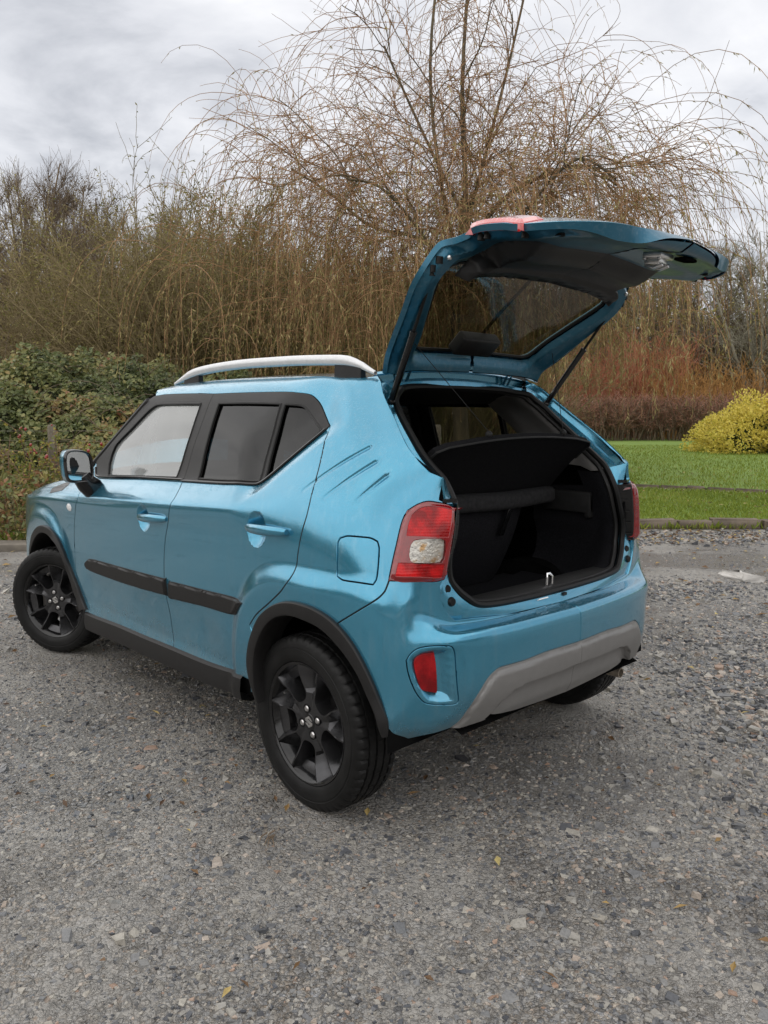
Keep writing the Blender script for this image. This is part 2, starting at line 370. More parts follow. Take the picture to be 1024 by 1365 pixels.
M['hip'] = mat('rose_hip', (.27, .020, .020), .35, var=.35, sc=30, Coat_Weight=.4)
M['grass'] = leafmat('grass_blade', (0, (.15, .20, .024)), (.6, (.245, .315, .04)), (.93, (.33, .36, .07)), (1, (.34, .30, .11)), trans=.3)
# ---- ground sheets
def gravelmat():
    s = NM('wet_compacted_gravel'); v = s.coord()
    big = s.noise(v, .55, 5, .6); mid_ = s.noise(v, 3.2, 6, .62); fine = s.noise(v, 45, 6, .7)
    base = s.ramp(s.math('ADD', s.math('MULTIPLY', mid_, .55), s.math('MULTIPLY', fine, .45)), (.30, (.185, .176, .160)), (.50, (.285, .272, .250)), (.70, (.40, .383, .355)))
    base = s.mix(s.ramp(big, (.42, 0.0), (.58, .55)), base, (.43, .412, .38)); base = s.mix(s.ramp(s.noise(v, .9, 5, .6), (.50, 0.0), (.64, .45)), base, (.17, .155, .135))
    # embedded stones of three sizes
    col = base; hh = s.math('MULTIPLY', fine, .5)
    wn_ = s.n('ShaderNodeTexNoise'); s.l(v, wn_.inputs['Vector']); wn_.inputs['Scale'].default_value = 40; wn_.inputs['Detail'].default_value = 3
    vw = s.n('ShaderNodeVectorMath', operation='MULTIPLY_ADD'); s.l(wn_.outputs['Color'], vw.inputs[0]); vw.inputs[1].default_value = (.012, .012, .012); s.l(v, vw.inputs[2]); vw = vw.outputs[0]
    fin = s.ramp(s.noise(v, 1.9, 6, .65), (.42, .15), (.60, 1.0))
    for sc, pw in ((62, .62), (130, .75)):       # packed chips: polygonal cells with dark joints
        cv = s.n('ShaderNodeTexVoronoi'); s.l(vw, cv.inputs['Vector']); cv.inputs['Scale'].default_value = sc
        ed = s.voro(vw, sc, 'Distance', 'DISTANCE_TO_EDGE'); sp = s.n('ShaderNodeSeparateColor'); s.l(cv.outputs['Color'], sp.inputs[0])
        tone = s.ramp(sp.outputs[0], (0, .38), (.22, .70), (.6, 1.0), (.88, 1.25), (1, 1.55))
        cell = s.mix(1.0, s.mix(1.0, col, tone, 'MULTIPLY'), s.ramp(sp.outputs[2], (0, (.9, .96, 1.08)), (.55, (1, 1, 1)), (1, (1.12, .98, .84))), 'MULTIPLY')
        jo = s.ramp(ed, (.0, .62), (.10, 1.0)); cell = s.mix(1.0, cell, jo, 'MULTIPLY')
        sel = s.math('MULTIPLY', s.math('MULTIPLY', s.math('GREATER_THAN', sp.outputs[1], .25), pw), fin); col = s.mix(sel, col, cell)
        hh = s.math('ADD', hh, s.math('MULTIPLY', s.math('MULTIPLY', s.ramp(ed, (.0, 0.), (.22, 1.)), sp.outputs[1]), 60/sc))
    for sc, th, wt in ((24, .30, .72), (48, .32, .70)):
        d = s.voro(vw, sc); cc = s.n('ShaderNodeTexVoronoi'); s.l(vw, cc.inputs['Vector']); cc.inputs['Scale'].default_value = sc
        sp = s.n('ShaderNodeSeparateColor'); s.l(cc.outputs['Color'], sp.inputs[0])
        tone = s.ramp(sp.outputs[0], (0, (.06, .062, .07)), (.22, (.14, .14, .147)), (.50, (.25, .235, .21)), (.78, (.36, .33, .28)), (.93, (.30, .20, .14)), (1, (.50, .47, .42)))
        sel = s.math('MULTIPLY', s.math('LESS_THAN', d, th), s.math('GREATER_THAN', sp.outputs[1], wt))
        col = s.mix(s.math('MULTIPLY', sel, .70), col, tone)
        hh = s.math('ADD', hh, s.math('MULTIPLY', s.math('MULTIPLY', sel, s.math('SUBTRACT', th, d)), 40/sc))
    wet = s.ramp(s.noise(v, .8, 5, .6), (.40, 0.0), (.60, 1.0))
    def blob(s0, d0, rs, rd, th):      # damp hollows at known places
        p = G_(np.array([s0]), np.array([d0]))[0]; mp = s.n('ShaderNodeMapping', vector_type='TEXTURE'); s.l(v, mp.inputs[0]); mp.inputs['Location'].default_value = tuple(p); mp.inputs['Rotation'].default_value = (0, 0, math.atan2(RT[1], RT[0])); mp.inputs['Scale'].default_value = (rs, rd, 50)
        ln = s.n('ShaderNodeVectorMath', operation='LENGTH'); s.l(mp.outputs[0], ln.inputs[0]); return s.ramp(s.math('ADD', ln.outputs['Value'], s.math('MULTIPLY', s.math('SUBTRACT', s.noise(v, 2.6, 6, .65), .5), 1.5)), (.55, 1.0), (.95, 0.0))
    damp = None
    for bl in ((3.1, 7.1, 2.1, .55, 0), (2.7, 5.2, .8, .45, 0), (-3.2, 6.6, 1.1, .5, 0), (1.3, 4.4, .9, .5, 0), (-1.9, 3.2, .7, .5, 0), (.75, 2.75, .6, .35, 0), (2.2, 3.9, .7, .3, 0), (-.9, 4.1, .8, .4, 0)):
        q_ = blob(*bl); damp = q_ if damp is None else s.math('MAXIMUM', damp, q_)
    wet2 = s.math('MULTIPLY', wet, s.ramp(mid_, (.42, 0.0), (.58, 1.0)))
    col = s.mix(s.math('MULTIPLY', wet2, .42), col, (.07, .065, .06)); col = s.mix(s.math('MULTIPLY', damp, .72), col, (.105, .10, .094))
    rg = s.ramp(s.math('MAXIMUM', wet2, damp), (0, .66), (1, .16)); hh = s.math('MULTIPLY', hh, s.ramp(damp, (0, 1.0), (1, .35)))
    nb = s.bump(hh, 1.0, .010)
    return s.bsdf(col, rg, 0, nb, Specular_IOR_Level=.5)
M['gravel'] = gravelmat()
s_ = NM('soil_and_rough_grass'); f_ = s_.noise(s_.coord(), .7, 6); M['soil'] = s_.bsdf(s_.ramp(f_, (.35, (.055, .070, .020)), (.65, (.085, .072, .035))), .95, 0, s_.bump(s_.noise(s_.coord(), 9, 6), .8, .05))
s_ = NM('lawn_turf'); f_ = s_.noise(s_.coord(), 1.1, 6); f2 = s_.noise(s_.coord(), 18, 5, .7); M['turf'] = s_.bsdf(s_.mix(.5, s_.ramp(f_, (.35, (.14, .195, .024)), (.65, (.20, .28, .04))), s_.ramp(f2, (.3, (.06, .115, .018)), (.7, (.15, .26, .045)))), .9, 0, s_.bump(f2, .8, .03))
s_ = NM('path_grit'); f_ = s_.noise(s_.coord(), 9, 7, .7); M['path'] = s_.bsdf(s_.ramp(f_, (.3, (.20, .165, .12)), (.7, (.40, .34, .26))), .85, 0, s_.bump(f_, .6, .01))
def sheet(name, sd, z, m, kind='structure'):
    P = [tuple(p) for p in G_(np.array([a for a, b in sd]), np.array([b for a, b in sd]), np.full(len(sd), z))]
    bm = bmesh.new(); vs = [bm.verts.new(p) for p in P]; f = bm.faces.new(vs); bm.normal_update()
    if f.normal.z < 0: f.normal_flip()
    bmesh.ops.triangulate(bm, faces=bm.faces)
    me = bpy.data.meshes.new(name); bm.to_mesh(me); bm.free(); me.materials.append(m); return tag(link(name, me), kind=kind)
def hgt(x, y): return .010*vnoise(x*.9, y*.9)+.006*vnoise(x*3.1+9, y*3.1)+.0025*vnoise(x*11, y*11+5)
sheet('ground', [(-350, -120), (350, -120), (350, 500), (-350, 500)], -.06, M['soil'])
NEAR = (-6.0, 6.4, .6, 9.2)
ss = np.arange(NEAR[0], NEAR[1]+.01, .04); dd_ = np.arange(NEAR[2], NEAR[3]+.01, .04); Sg, Dg = np.meshgrid(ss, dd_)
Pg = G_(Sg, Dg, 0*Sg); edge_ = np.minimum(np.minimum(Sg-NEAR[0], NEAR[1]-Sg), np.minimum(Dg-NEAR[2], NEAR[3]-Dg)); fade = np.clip(edge_/.5, 0, 1)
Pg[..., 2] = hgt(Pg[..., 0], Pg[..., 1])*fade
leftmask = 7.75+.10*Sg*0
ii = np.arange(Sg.size).reshape(Sg.shape); Fg = np.stack([ii[:-1, :-1], ii[:-1, 1:], ii[1:, 1:], ii[1:, :-1]], -1)
keep = ~((Sg[:-1, :-1] < -2.9) & (Dg[:-1, :-1] > 7.78)); Fg = Fg[keep].reshape(-1, 4)[:, ::-1]
tag(link('gravel_track', np_mesh('gravel_track', Pg.reshape(-1, 3), Fg, M['gravel'])), kind='structure')

for sd in ([(-40, -30), (40, -30), (40, .64), (-40, .64)], [(6.36, .64), (40, .64), (40, 9.2), (6.36, 9.2)], [(-40, .64), (-5.96, .64), (-5.96, 7.8), (-40, 7.2)]):
    sheet('gravel_drive', sd, -.006, M['gravel'])
pn = [(s_, 15.2-.05*max(0, s_)**2) for s_ in np.linspace(-2.4, 8.6, 23)]; pn += [(10, 10.3), (12, 9.6), (16, 9.35)]
pf = [(a, b+.62) for a, b in pn]
sheet('lawn', [(-2.2, 9.28), (16, 9.28)]+pn[::-1], .035, M['turf'])
sheet('garden_path', [(-2.4, 9.6), (16.4, 9.4), (16.4, 16), (-2.4, 16.2)], .006, M['path'])
sheet('lawn', [(60, 60), (-2.4, 60)]+pf+[(60, 9.3)], .035, M['turf'])
sheet('verge', [(-14, 7.85), (-2.9, 7.85), (-2.2, 9.2), (-2.4, 60), (-40, 60), (-40, 7.3)], .01, M['soil'])
# ---- stones lying on the track
def stonemat():
    s = NM('loose_stone'); at = s.n('ShaderNodeAttribute'); at.attribute_name = 'tint'
    c = s.ramp(at.outputs['Fac'], (0, (.035, .036, .042)), (.22, (.085, .089, .098)), (.45, (.17, .170, .170)), (.66, (.25, .238, .215)), (.82, (.34, .318, .275)), (.92, (.27, .175, .125)), (.97, (.40, .37, .325)), (1, (.60, .58, .54)))
    c = s.mix(.4, c, s.ramp(s.noise(s.coord(), 120, 4), (.3, .25), (.7, .75)), 'OVERLAY')
    return s.bsdf(c, s.ramp(s.noise(s.coord(), 3, 3), (.35, .62), (.6, .28)), 0, s.bump(s.noise(s.coord(), 200, 3), .3, .003))
M['stone'] = stonemat()
cube = np.array([(-1, -1, -1), (1, -1, -1), (1, 1, -1), (-1, 1, -1), (-1, -1, 1), (1, -1, 1), (1, 1, 1), (-1, 1, 1)], float)
cf = np.array([(0, 3, 2, 1), (4, 5, 6, 7), (0, 1, 5, 4), (1, 2, 6, 5), (2, 3, 7, 6), (3, 0, 4, 7)])
def stones(name, s, d, size, bias=0, sink=.35, flat=(.25, .7)):
    n = len(s); B = cube[None]*.5+RNG.uniform(-.26, .26, (n, 8, 3)); B[:, 4:, :2] *= rnd(.45, .95, n)[:, None, None]
    sc = np.stack([np.ones(n), rnd(.5, .95, n), rnd(flat[0], flat[1], n)], 1)*size[:, None]; B = B*sc[:, None]
    a, tl, tz = rnd(0, 6.28, n), RNG.normal(0, .16, n), RNG.normal(0, .16, n)
    B[:, :, 2] += B[:, :, 0]*tl[:, None]+B[:, :, 1]*tz[:, None]
    c, q = np.cos(a)[:, None], np.sin(a)[:, None]; X = B[:, :, 0]*c-B[:, :, 1]*q; Y = B[:, :, 0]*q+B[:, :, 1]*c
    P = G_(s, d, 0*s); z = hgt(P[:, 0], P[:, 1])+sc[:, 2]*(.5-sink)
    V = np.stack([X+P[:, :1], Y+P[:, 1:2], B[:, :, 2]+z[:, None]], -1).reshape(-1, 3)
    F = (np.arange(n)[:, None, None]*8+cf[None]).reshape(-1, 4)
    me = np_mesh(name, V, F, M['stone'], smooth=False); set_tint(me, np.repeat(np.clip(RNG.beta(1.5, 1.7, n)+bias, 0, .955), 8))
    return tag(link(name, me), kind='stuff')
def clear(s, d):       # keep tyres' footprints free of large stones
    P = G_(s, d, 0*s); m = np.ones(len(s), bool)
    for wx in (0, 2.435):
        for wy in (.73, -.73): m &= (np.abs(P[:, 0]-wx) > .2) | (np.abs(P[:, 1]-wy) > .16)
    return m
def patch(n, dr, spread, sizes, dens=None, **k):
    d = dr[0]+(dr[1]-dr[0])*RNG.power(1.5, n); s = rnd(-spread, spread, n)*(d+.5)
    size = np.clip(np.exp(RNG.normal(np.log(sizes[0]), sizes[1], n)), .003, .07)
    if dens is not None:
        P = G_(s, d, 0*s); keep = RNG.uniform(size=n) < dens(P, s, d); s, d, size = s[keep], d[keep], size[keep]
    m = clear(s, d) & ~((s < -2.9) & (d > 7.7)) & (s < 6.3) & (s > -5.9) & (d < 9.15); return s[m], d[m], size[m]
dn = lambda P, s, d: np.clip(.45+.9*vnoise(P[:, 0]*1.4+3, P[:, 1]*1.4)+.4*vnoise(P[:, 0]*5, P[:, 1]*5), .06, 1)
stones('loose_stones', *patch(26000, (1.2, 9), .56, (.0105, .42), dn), sink=.55)
stones('stone_chips', *patch(40000, (1.2, 4.6), .56, (.0070, .35), dn), sink=.5)
stones('embedded_stones', *patch(66000, (1.15, 6.5), .56, (.0115, .45), lambda P, s, d: np.clip(.62+.9*vnoise(P[:, 0]*1.7, P[:, 1]*1.7+7)+.3*vnoise(P[:, 0]*6, P[:, 1]*6), .22, 1)), bias=.06, sink=.62, flat=(.18, .42))
# drifts of loose gravel on the right and along the lawn edge
def drift(n, cs, cd, rs, rd, sz):
    s = RNG.normal(cs, rs, n); d = RNG.normal(cd, rd, n); m = (s < 6.3) & (s > -5.9) & (d < 9.15) & (d > .7) & clear(s, d)
    return s[m], d[m], np.clip(np.exp(RNG.normal(np.log(sz), .4, n)), .006, .06)[m]
for a in ((3600, 1.85, 3.45, .24, .32, .018), (3000, 2.05, 5.9, .38, .16, .018), (2600, 2.1, 4.4, .45, .35, .015), (5000, 3.6, 8.55, 1.6, .26, .024), (2200, -3.0, 5.6, .9, .7, .016), (1200, 1.5, 2.6, .3, .3, .014)):
    stones('gravel_drift', *drift(*a), bias=.06, sink=.3)
# fallen leaves and bits of twig on the track and lawn
n = 520; d = 1.4+7.6*RNG.power(1.6, n); s = rnd(-.55, .6, n)*(d+.4); ex = 700
s = np.concatenate([s, rnd(2.6, 6.2, ex)]); d = np.concatenate([d, RNG.normal(8.6, .33, ex)]); s = np.concatenate([s, rnd(1, 9, 500)]); d = np.concatenate([d, rnd(9.4, 20, 500)]); n = len(s)
P = G_(s, d, 0*s); P[:, 2] = np.where(d > 9.25, .075, hgt(P[:, 0], P[:, 1])+.010)
a = rnd(0, 6.28, n); V, F = leaves(P, np.stack([np.cos(a), np.sin(a), rnd(-.1, .25, n)], 1), np.array([0, 0, 1.])+RNG.normal(0, .25, (n, 3)), rnd(.025, .07, n)*np.where(d > 5, 1.2, .75), rnd(.012, .03, n)*np.where(d > 5, 1.3, .75))
me = np_mesh('fallen_leaves', V, F, leafmat('fallen_leaf', (0, (.06, .032, .018)), (.5, (.17, .095, .04)), (.8, (.36, .24, .08)), (1, (.50, .42, .18)), trans=0), smooth=False); set_tint(me, np.repeat(rnd(0, 1, n), 4)); tag(link('fallen_leaves', me), kind='stuff')
# dead twig on the gravel, bottom centre
P0 = G_(np.array([-.37]), np.array([2.33]), np.array([.012]))[0]
mb = MB()
for k in range(5):
    a = Vector(P0)+Vector((random.uniform(-.02, .02), random.uniform(-.02, .02), .004*k)); t = 2.2+random.uniform(-.35, .35)
    mb.tube([a, a+Vector((.03*math.cos(t), .03*math.sin(t), .004)), a+Vector((.065*math.cos(t+.2), .065*math.sin(t+.2), .0))], [.003, .0025, .001], 5)
tag(mb.build('dead_twig', M['twig_brown']), 'small dark bundle of dead twig lying on the bare gravel in front of the car', 'twig')
# puddle on the right
t = np.linspace(0, 2*np.pi, 41)[:-1]; r_ = 1+.25*np.sin(3*t+1)+.12*np.sin(7*t)
w_ = NM('puddle_water'); pm = w_.bsdf(w_.ramp(w_.noise(w_.coord(), 6), (.3, (.05, .048, .045)), (.7, (.07, .066, .06))), .04, 0, None)
for cs, cd, a_, b_ in ():
    sheet('puddle', [(cs+a_*r*math.cos(q), cd+b_*r*math.sin(q)) for q, r in zip(t, r_)], .0125, pm)
ps_ = MB().box((0, 0, 0), (.34, .20, .05)).build('flat_stone', mat('pale_flat_stone', (.50, .48, .45), .45, var=.2, sc=9, bump=.3, bsc=50), None, bevel=.015)
for v_ in ps_.data.vertices: v_.co += Vector(RNG.normal(0, .012, 3))
ps_.location = G_(np.array([3.02]), np.array([6.35]), np.array([.012]))[0]; ps_.rotation_euler = (.03, .05, -.6); tag(ps_, 'flat pale stone lying in the wet gravel at the right edge', 'stone')
# ---- kerb of rough stones along the lawn, path edging, slab at the left verge
M['kerb'] = mat('weathered_kerb_stone', (.135, .108, .082), .85, var=.35, sc=7, bump=.6, bsc=40)
ke = tag(empty('stone_edging', tuple(G_(np.array([4.]), np.array([9.22]))[0])), 'low edging of rough brown stones along the front edge of the lawn', 'edging'); bpy.context.view_layer.update()
inv = ke.matrix_world.inverted()
def rough_block(L, w, h):
    b = MB().box((0, 0, 0), (L, w, h)); o = b.build('stone', M['kerb'], None, bevel=.018, seg=2, sub=0)
    for v in o.data.vertices: v.co += Vector(RNG.normal(0, .007, 3))
    me = o.data; bpy.data.objects.remove(o); return me
kb = [rough_block(L, .14, .13) for L in (.34, .46, .58, .40)]
x = -1.9; th_r = math.atan2(RT[1], RT[0])
while x < 13:
    me = kb[RNG.integers(4)]; L = {0: .34, 1: .46, 2: .58, 3: .40}[kb.index(me)]
    o = link('stone', me, ke); p = G_(np.array([x+L/2]), np.array([9.22+rnd(-.015, .015)]), np.array([.035+rnd(-.015, .02)]))[0]
    o.location = Vector(p)-ke.location; o.rotation_euler = (rnd(-.05, .05), rnd(-.03, .03), th_r+rnd(-.05, .05)); x += L+rnd(.008, .03)
pe = tag(empty('path_edging', tuple(G_(np.array([4.]), np.array([13.0]))[0])), 'thin line of dark edging stones beside the path across the lawn', 'edging')
ps = [rough_block(L, .06, .07) for L in (.32, .45)]
x = -2.0
while x < 11:
    k = RNG.integers(2); o = link('stone', ps[k], pe); L = (.32, .45)[k]; f1 = lambda q: float(np.interp(q, [a for a, b in pf], [b for a, b in pf])); yb = f1(x+L/2); sl = math.atan2(f1(x+L)-f1(x), L)
    p = G_(np.array([x+L/2]), np.array([yb-.04+rnd(-.015, .015)]), np.array([.025]))[0]
    o.location = Vector(p)-pe.location; o.rotation_euler = (0, 0, th_r+sl+rnd(-.03, .03)); x += L*math.cos(sl)+.02
sl_ = MB().box((0, 0, 0), (1.5, .30, .10)).build('kerb_slab', mat('worn_concrete', (.15, .132, .108), .85, var=.25, sc=9, bump=.5, bsc=60), None, bevel=.015)
sl_.location = G_(np.array([-3.75]), np.array([7.72]), np.array([.03]))[0]; sl_.rotation_euler = (0, R(1), th_r+R(9)); tag(sl_, 'long flat concrete kerb slab at the verge behind the front wheel', 'kerb')
# ---- grass
def blades(name, s, d, h, z0=.03):
    n = len(s); P = G_(s, d, np.full(n, z0)); D = np.stack([RNG.normal(0, .45, n), RNG.normal(0, .45, n), np.ones(n)], 1)
    V, F = leaves(P, D, rdir(n), h, h*.16+.004, .05); me = np_mesh(name, V, F, M['grass'], smooth=False); set_tint(me, np.repeat(np.clip(RNG.beta(2, 2, n)*.9+.25*vnoise(P[:, 0]*1.2, P[:, 1]*1.2)+(rnd(0, 1, n) > .96)*.4, 0, 1), 4)); return tag(link(name, me), kind='stuff')
n = 40000; s = rnd(1.5, 8.5, n); d = rnd(9.3, 15.2, n); m = (s < .62*d) & (d < np.interp(s, [a for a, b in pn], [b for a, b in pn])-.02*rnd(-3, 2, n)); blades('grass', s[m], d[m], rnd(.035, .075, m.sum()))
n = 52000; d = 11.3+23*RNG.power(.75, n); s = rnd(2, 20, n); m = (s < .58*d) & (d > np.interp(s, [a for a, b in pf], [b for a, b in pf])-.02*rnd(-3, 3, n)); blades('grass', s[m], d[m], rnd(.05, .10, m.sum()))
n = 2600; s = rnd(1.5, 8.5, n); d = rnd(9.12, 9.32, n); blades('grass', s, d, rnd(.05, .13, n), 0)
n = 3000; s = rnd(-6.5, -2.9, n); d = rnd(7.95, 9.6, n); blades('grass', s, d, rnd(.05, .18, n), 0)

# ------------------------------------------------------------------ trees and shrubs
def part_mesh(name, VF, m, parent, smooth=True, tint=None, kind=None):
    me = np_mesh(name, VF[0], VF[1], m, smooth)
    if tint is not None: set_tint(me, tint)
    o = link(name, me, parent)
    if kind: o['kind'] = kind
    return o
def copy_tree(o, parent=None):
    c = o.copy(); COL.objects.link(c)
    if parent: c.parent = parent
    for ch in [x for x in bpy.data.objects if x.parent == o]: copy_tree(ch, c)
    return c
# ---- the weeping willow behind the car
wil = tag(empty('willow_tree', tuple(G_(np.array([1.5]), np.array([15.]), np.array([0.]))[0])), 'large weeping willow behind the car, nearly bare, with long hanging twigs', 'tree')
loc = lambda s, d, z: np.stack([np.asarray(s, float)*RT[0]+np.asarray(d, float)*FW[0], np.asarray(s, float)*RT[1]+np.asarray(d, float)*FW[1], np.asarray(z, float)], -1)
def path_sd(pts, m=14):
    p = np.array([loc(a, b, c) for a, b, c in pts]); t = np.linspace(0, len(p)-1, m); i = np.minimum(t.astype(int), len(p)-2); f = (t-i)[:, None]
    q = [p[max(k, 0)] for k in range(len(p))]
    out = []
    for k, ff in zip(i, f):
        p0, p1, p2, p3 = p[max(k-1, 0)], p[k], p[k+1], p[min(k+2, len(p)-1)]; x = ff[0]
        out.append(.5*(2*p1+(p2-p0)*x+(2*p0-5*p1+4*p2-p3)*x*x+(3*p1-p0-3*p2+p3)*x**3))
    return np.array(out)
trunkP = path_sd([(.05, 0, -.1), (.0, 0, 1.2), (-.1, .05, 2.6), (-.05, 0, 4.0), (.02, 0, 5.4)])
limbs = [([(-.05, 0, 3.9), (.05, .1, 5.5), (-.05, .1, 7.2), (.05, 0, 9.2), (.35, -.2, 10.8)], .075), ([(-.1, 0, 4.3), (-.5, -.3, 5.6), (-.75, -.3, 7.4), (-.60, -.2, 9.2), (-.2, 0, 10.4)], .05),
 ([(.0, 0, 4.4), (.8, -.2, 5.35), (1.7, -.4, 5.75), (2.5, -.4, 5.9), (3.2, -.2, 5.6)], .062), ([(.05, 0, 4.9), (.5, .5, 6.3), (1.0, .7, 8.0), (1.4, .6, 9.6)], .05),
 ([(-.1, 0, 4.2), (-1.0, .2, 4.75), (-2.0, .4, 5.0), (-2.9, .3, 5.6), (-3.7, .2, 6.0)], .055), ([(-.05, 0, 5.2), (-.6, .5, 6.3), (-1.2, .6, 7.4), (-1.7, .5, 8.3)], .042),
 ([(0, 0, 3.6), (.9, -1.0, 4.7), (1.9, -1.8, 5.6), (2.6, -2.2, 5.2)], .05), ([(0, 0, 3.4), (-.8, -1.0, 4.4), (-1.7, -1.5, 5.2), (-2.4, -1.8, 5.3)], .045), ([(0, 0, 4.2), (.3, 1.2, 5.4), (.6, 2.3, 6.4)], .045),
 ([(.0, 0, 4.1), (1.3, .6, 4.7), (2.4, 1.0, 5.0), (3.2, 1.2, 4.9)], .042)]
LP = np.array([path_sd(p) for p, r in limbs]); LP[:, :, :2] *= .88; LR = np.array([r*.8 for p, r in limbs])
b2p, b2d, bi, tt = spawn(LP, 12, .2, .98, (20, 60), .16); b2 = grow(b2p, b2d, rnd(.7, 1.8, len(bi)), 9, .11, -.04, .6)
b3p, b3d, bi3, _ = spawn(b2, 3, .25, 1.0, (20, 65), .1); b3 = grow(b3p, b3d, rnd(.6, 1.6, len(bi3)), 8, .12, -.05, .6)
VF = [tubes(trunkP[None], taper(1, 14, [.17], .085), 12), tubes(LP, taper(len(LP), 14, LR, .018), 8), tubes(b2, taper(len(b2), 9, LR[bi]*.34, .007), 5), tubes(b3, taper(len(b3), 8, np.full(len(b3), .0085), .0045), 4)]
part_mesh('trunk', cat_meshes(VF[:1]), M['bark'], wil); part_mesh('limb', cat_meshes(VF[1:3]), M['bark'], wil); part_mesh('twig', cat_meshes(VF[3:]), M['twig_tan'], wil, kind='stuff')
# fine curving shoots, then long pendulous strands
q, dq, bq, _ = spawn(np.concatenate([b3[:, ::1]]), 4, .15, 1., (15, 70), .15); sh1 = grow(q, dq, rnd(.5, 1.5, len(q)), 8, .09, -.16, .9)
def curtain(n, s0, s1, d0, d1, z0, z1, zb):
    s = rnd(s0, s1, n); d = rnd(d0, d1, n); z = rnd(z0, z1, n)+.6*np.sin(s*2.1)
    L = np.maximum(z-rnd(zb[0], zb[1], n), .8); return grow(loc(s-1.5, d-15, z), np.stack([RNG.normal(0, .6, n), RNG.normal(0, .6, n), rnd(.0, .5, n)], 1), L*1.08, 14, .05, -.8, .4)
cuR = curtain(240, 2.1, 5.4, 12.8, 17.5, 2.8, 6.4, (.55, 2.4)); cuL = curtain(330, -3.4, 1.6, 12.6, 17.5, 2.6, 4.6, (.6, 1.6)); cuB = curtain(320, .2, 3.2, 13, 17.5, 3.2, 5.2, (.6, 1.8))
allp = np.concatenate([b2[:, :8], b3]); q, dq, bq, _ = spawn(allp, 5, .2, 1., (20, 80), .05)
kq = rnd(0, 1, len(q)) < np.where(q[:, 2] > 6.3, .30, .7); q, dq = q[kq], dq[kq]; ln = rnd(.9, 3.0, len(q)); dq = dq*[1, 1, .5]; st_ = grow(q, dq, ln, 11, .055, -.55)
low = q[:, 2] < 6.6; st_lo = st_[low & (st_[:, -1, 2] > .35)]
q2 = q[low & (rnd(0, 1, len(q)) < .62)]; q2 = q2+RNG.normal(0, .25, q2.shape); st2 = grow(q2, RNG.normal(size=q2.shape)*[1, 1, .3], np.minimum(rnd(1.6, 5.2, len(q2)), q2[:, 2]-.45), 12, .045, -.9)
part_mesh('hanging_twig', cat_meshes([tubes(sh1, taper(len(sh1), 8, np.full(len(sh1), .0055), .003), 3), tubes(st_, taper(len(st_), 11, np.full(len(st_), .006), .0028), 3), tubes(st2, taper(len(st2), 12, np.full(len(st2), .006), .003), 3)]+[tubes(c_, taper(len(c_), 14, np.full(len(c_), .0065), .003), 3) for c_ in (cuR, cuL, cuB)]), M['twig_tan'], wil, kind='stuff')
def strand_leaves(P, nper, t0=.15, L=(.06, .12), W_=(.010, .017)):
    p, d, b, t = spawn(P, nper, t0, 1., (15, 60), -.6); n = len(p); V, F = leaves(p, d, rdir(n), rnd(*L, n), rnd(*W_, n)); return V, F, n
s1_ = strand_leaves(st2, 17); s2_ = strand_leaves(st_, 4, .35); s3_ = strand_leaves(sh1, 1, .3, (.05, .09))
s4_ = strand_leaves(np.concatenate([cuR, cuB]), 30, .1, (.07, .14), (.012, .022)); s5_ = strand_leaves(cuL, 22, .2, (.06, .12), (.011, .019))
V, F = cat_meshes([(q_[0], q_[1]) for q_ in (s1_, s2_, s3_, s4_, s5_)]); part_mesh('leaf', (V, F), M['leaf_willow'], wil, False, np.repeat(rnd(0, 1, len(V)//4), 4), 'stuff')
# ---- bare trees (prototypes of different habit, then copies)
def bare_tree(name, H, spread, mt, ntr=1, leafy=0, lm=None, n1=16, twr=.006, up=.5):
    t = empty(name)
    P0 = np.stack([rnd(-.3, .3, ntr)*ntr*.5, rnd(-.3, .3, ntr)*ntr*.5, np.full(ntr, -.2)], 1); T = grow(P0, np.stack([rnd(-.12, .12, ntr)*ntr, rnd(-.12, .12, ntr)*ntr, np.ones(ntr)], 1), H*rnd(.8, 1., ntr), 14, .035, .02)
    p, d, b, tt = spawn(T, n1, .18, .98, (25, 60), up*.5); L = H*.36*spread*(1.15-tt)*rnd(.7, 1.2, len(tt)); b1 = grow(p, d, L, 9, .07, up*.16, .3)
    p, d, b_, tt2 = spawn(b1, 7, .2, 1., (20, 55), up*.4); b2 = grow(p, d, L[b_]*.45*rnd(.6, 1.2, len(b_)), 7, .09, up*.14, .4)
    p, d, b3_, _ = spawn(b2, 5, .15, 1., (15, 55), up*.3); b3 = grow(p, d, rnd(.25, .8, len(p))*H/9, 5, .10, .08, .4)
    r0 = H*.0125
    part_mesh('trunk', cat_meshes([tubes(T, taper(ntr, 14, np.full(ntr, r0), .02), 8), tubes(b1, taper(len(b1), 9, r0*.36*(1.1-tt), .009), 4)]), mt, t)
    part_mesh('crown', cat_meshes([tubes(b2, taper(len(b2), 7, np.full(len(b2), twr*1.7), twr), 3), tubes(b3, taper(len(b3), 5, np.full(len(b3), twr), twr*.6), 3)]), mt, t, kind='stuff')
    if leafy:
        V, F, n = strand_leaves(b3, leafy, .1, (.06, .11), (.035, .06)); part_mesh('leaf', (V, F), lm, t, False, np.repeat(rnd(0, 1, n), 4), 'stuff')
    return t
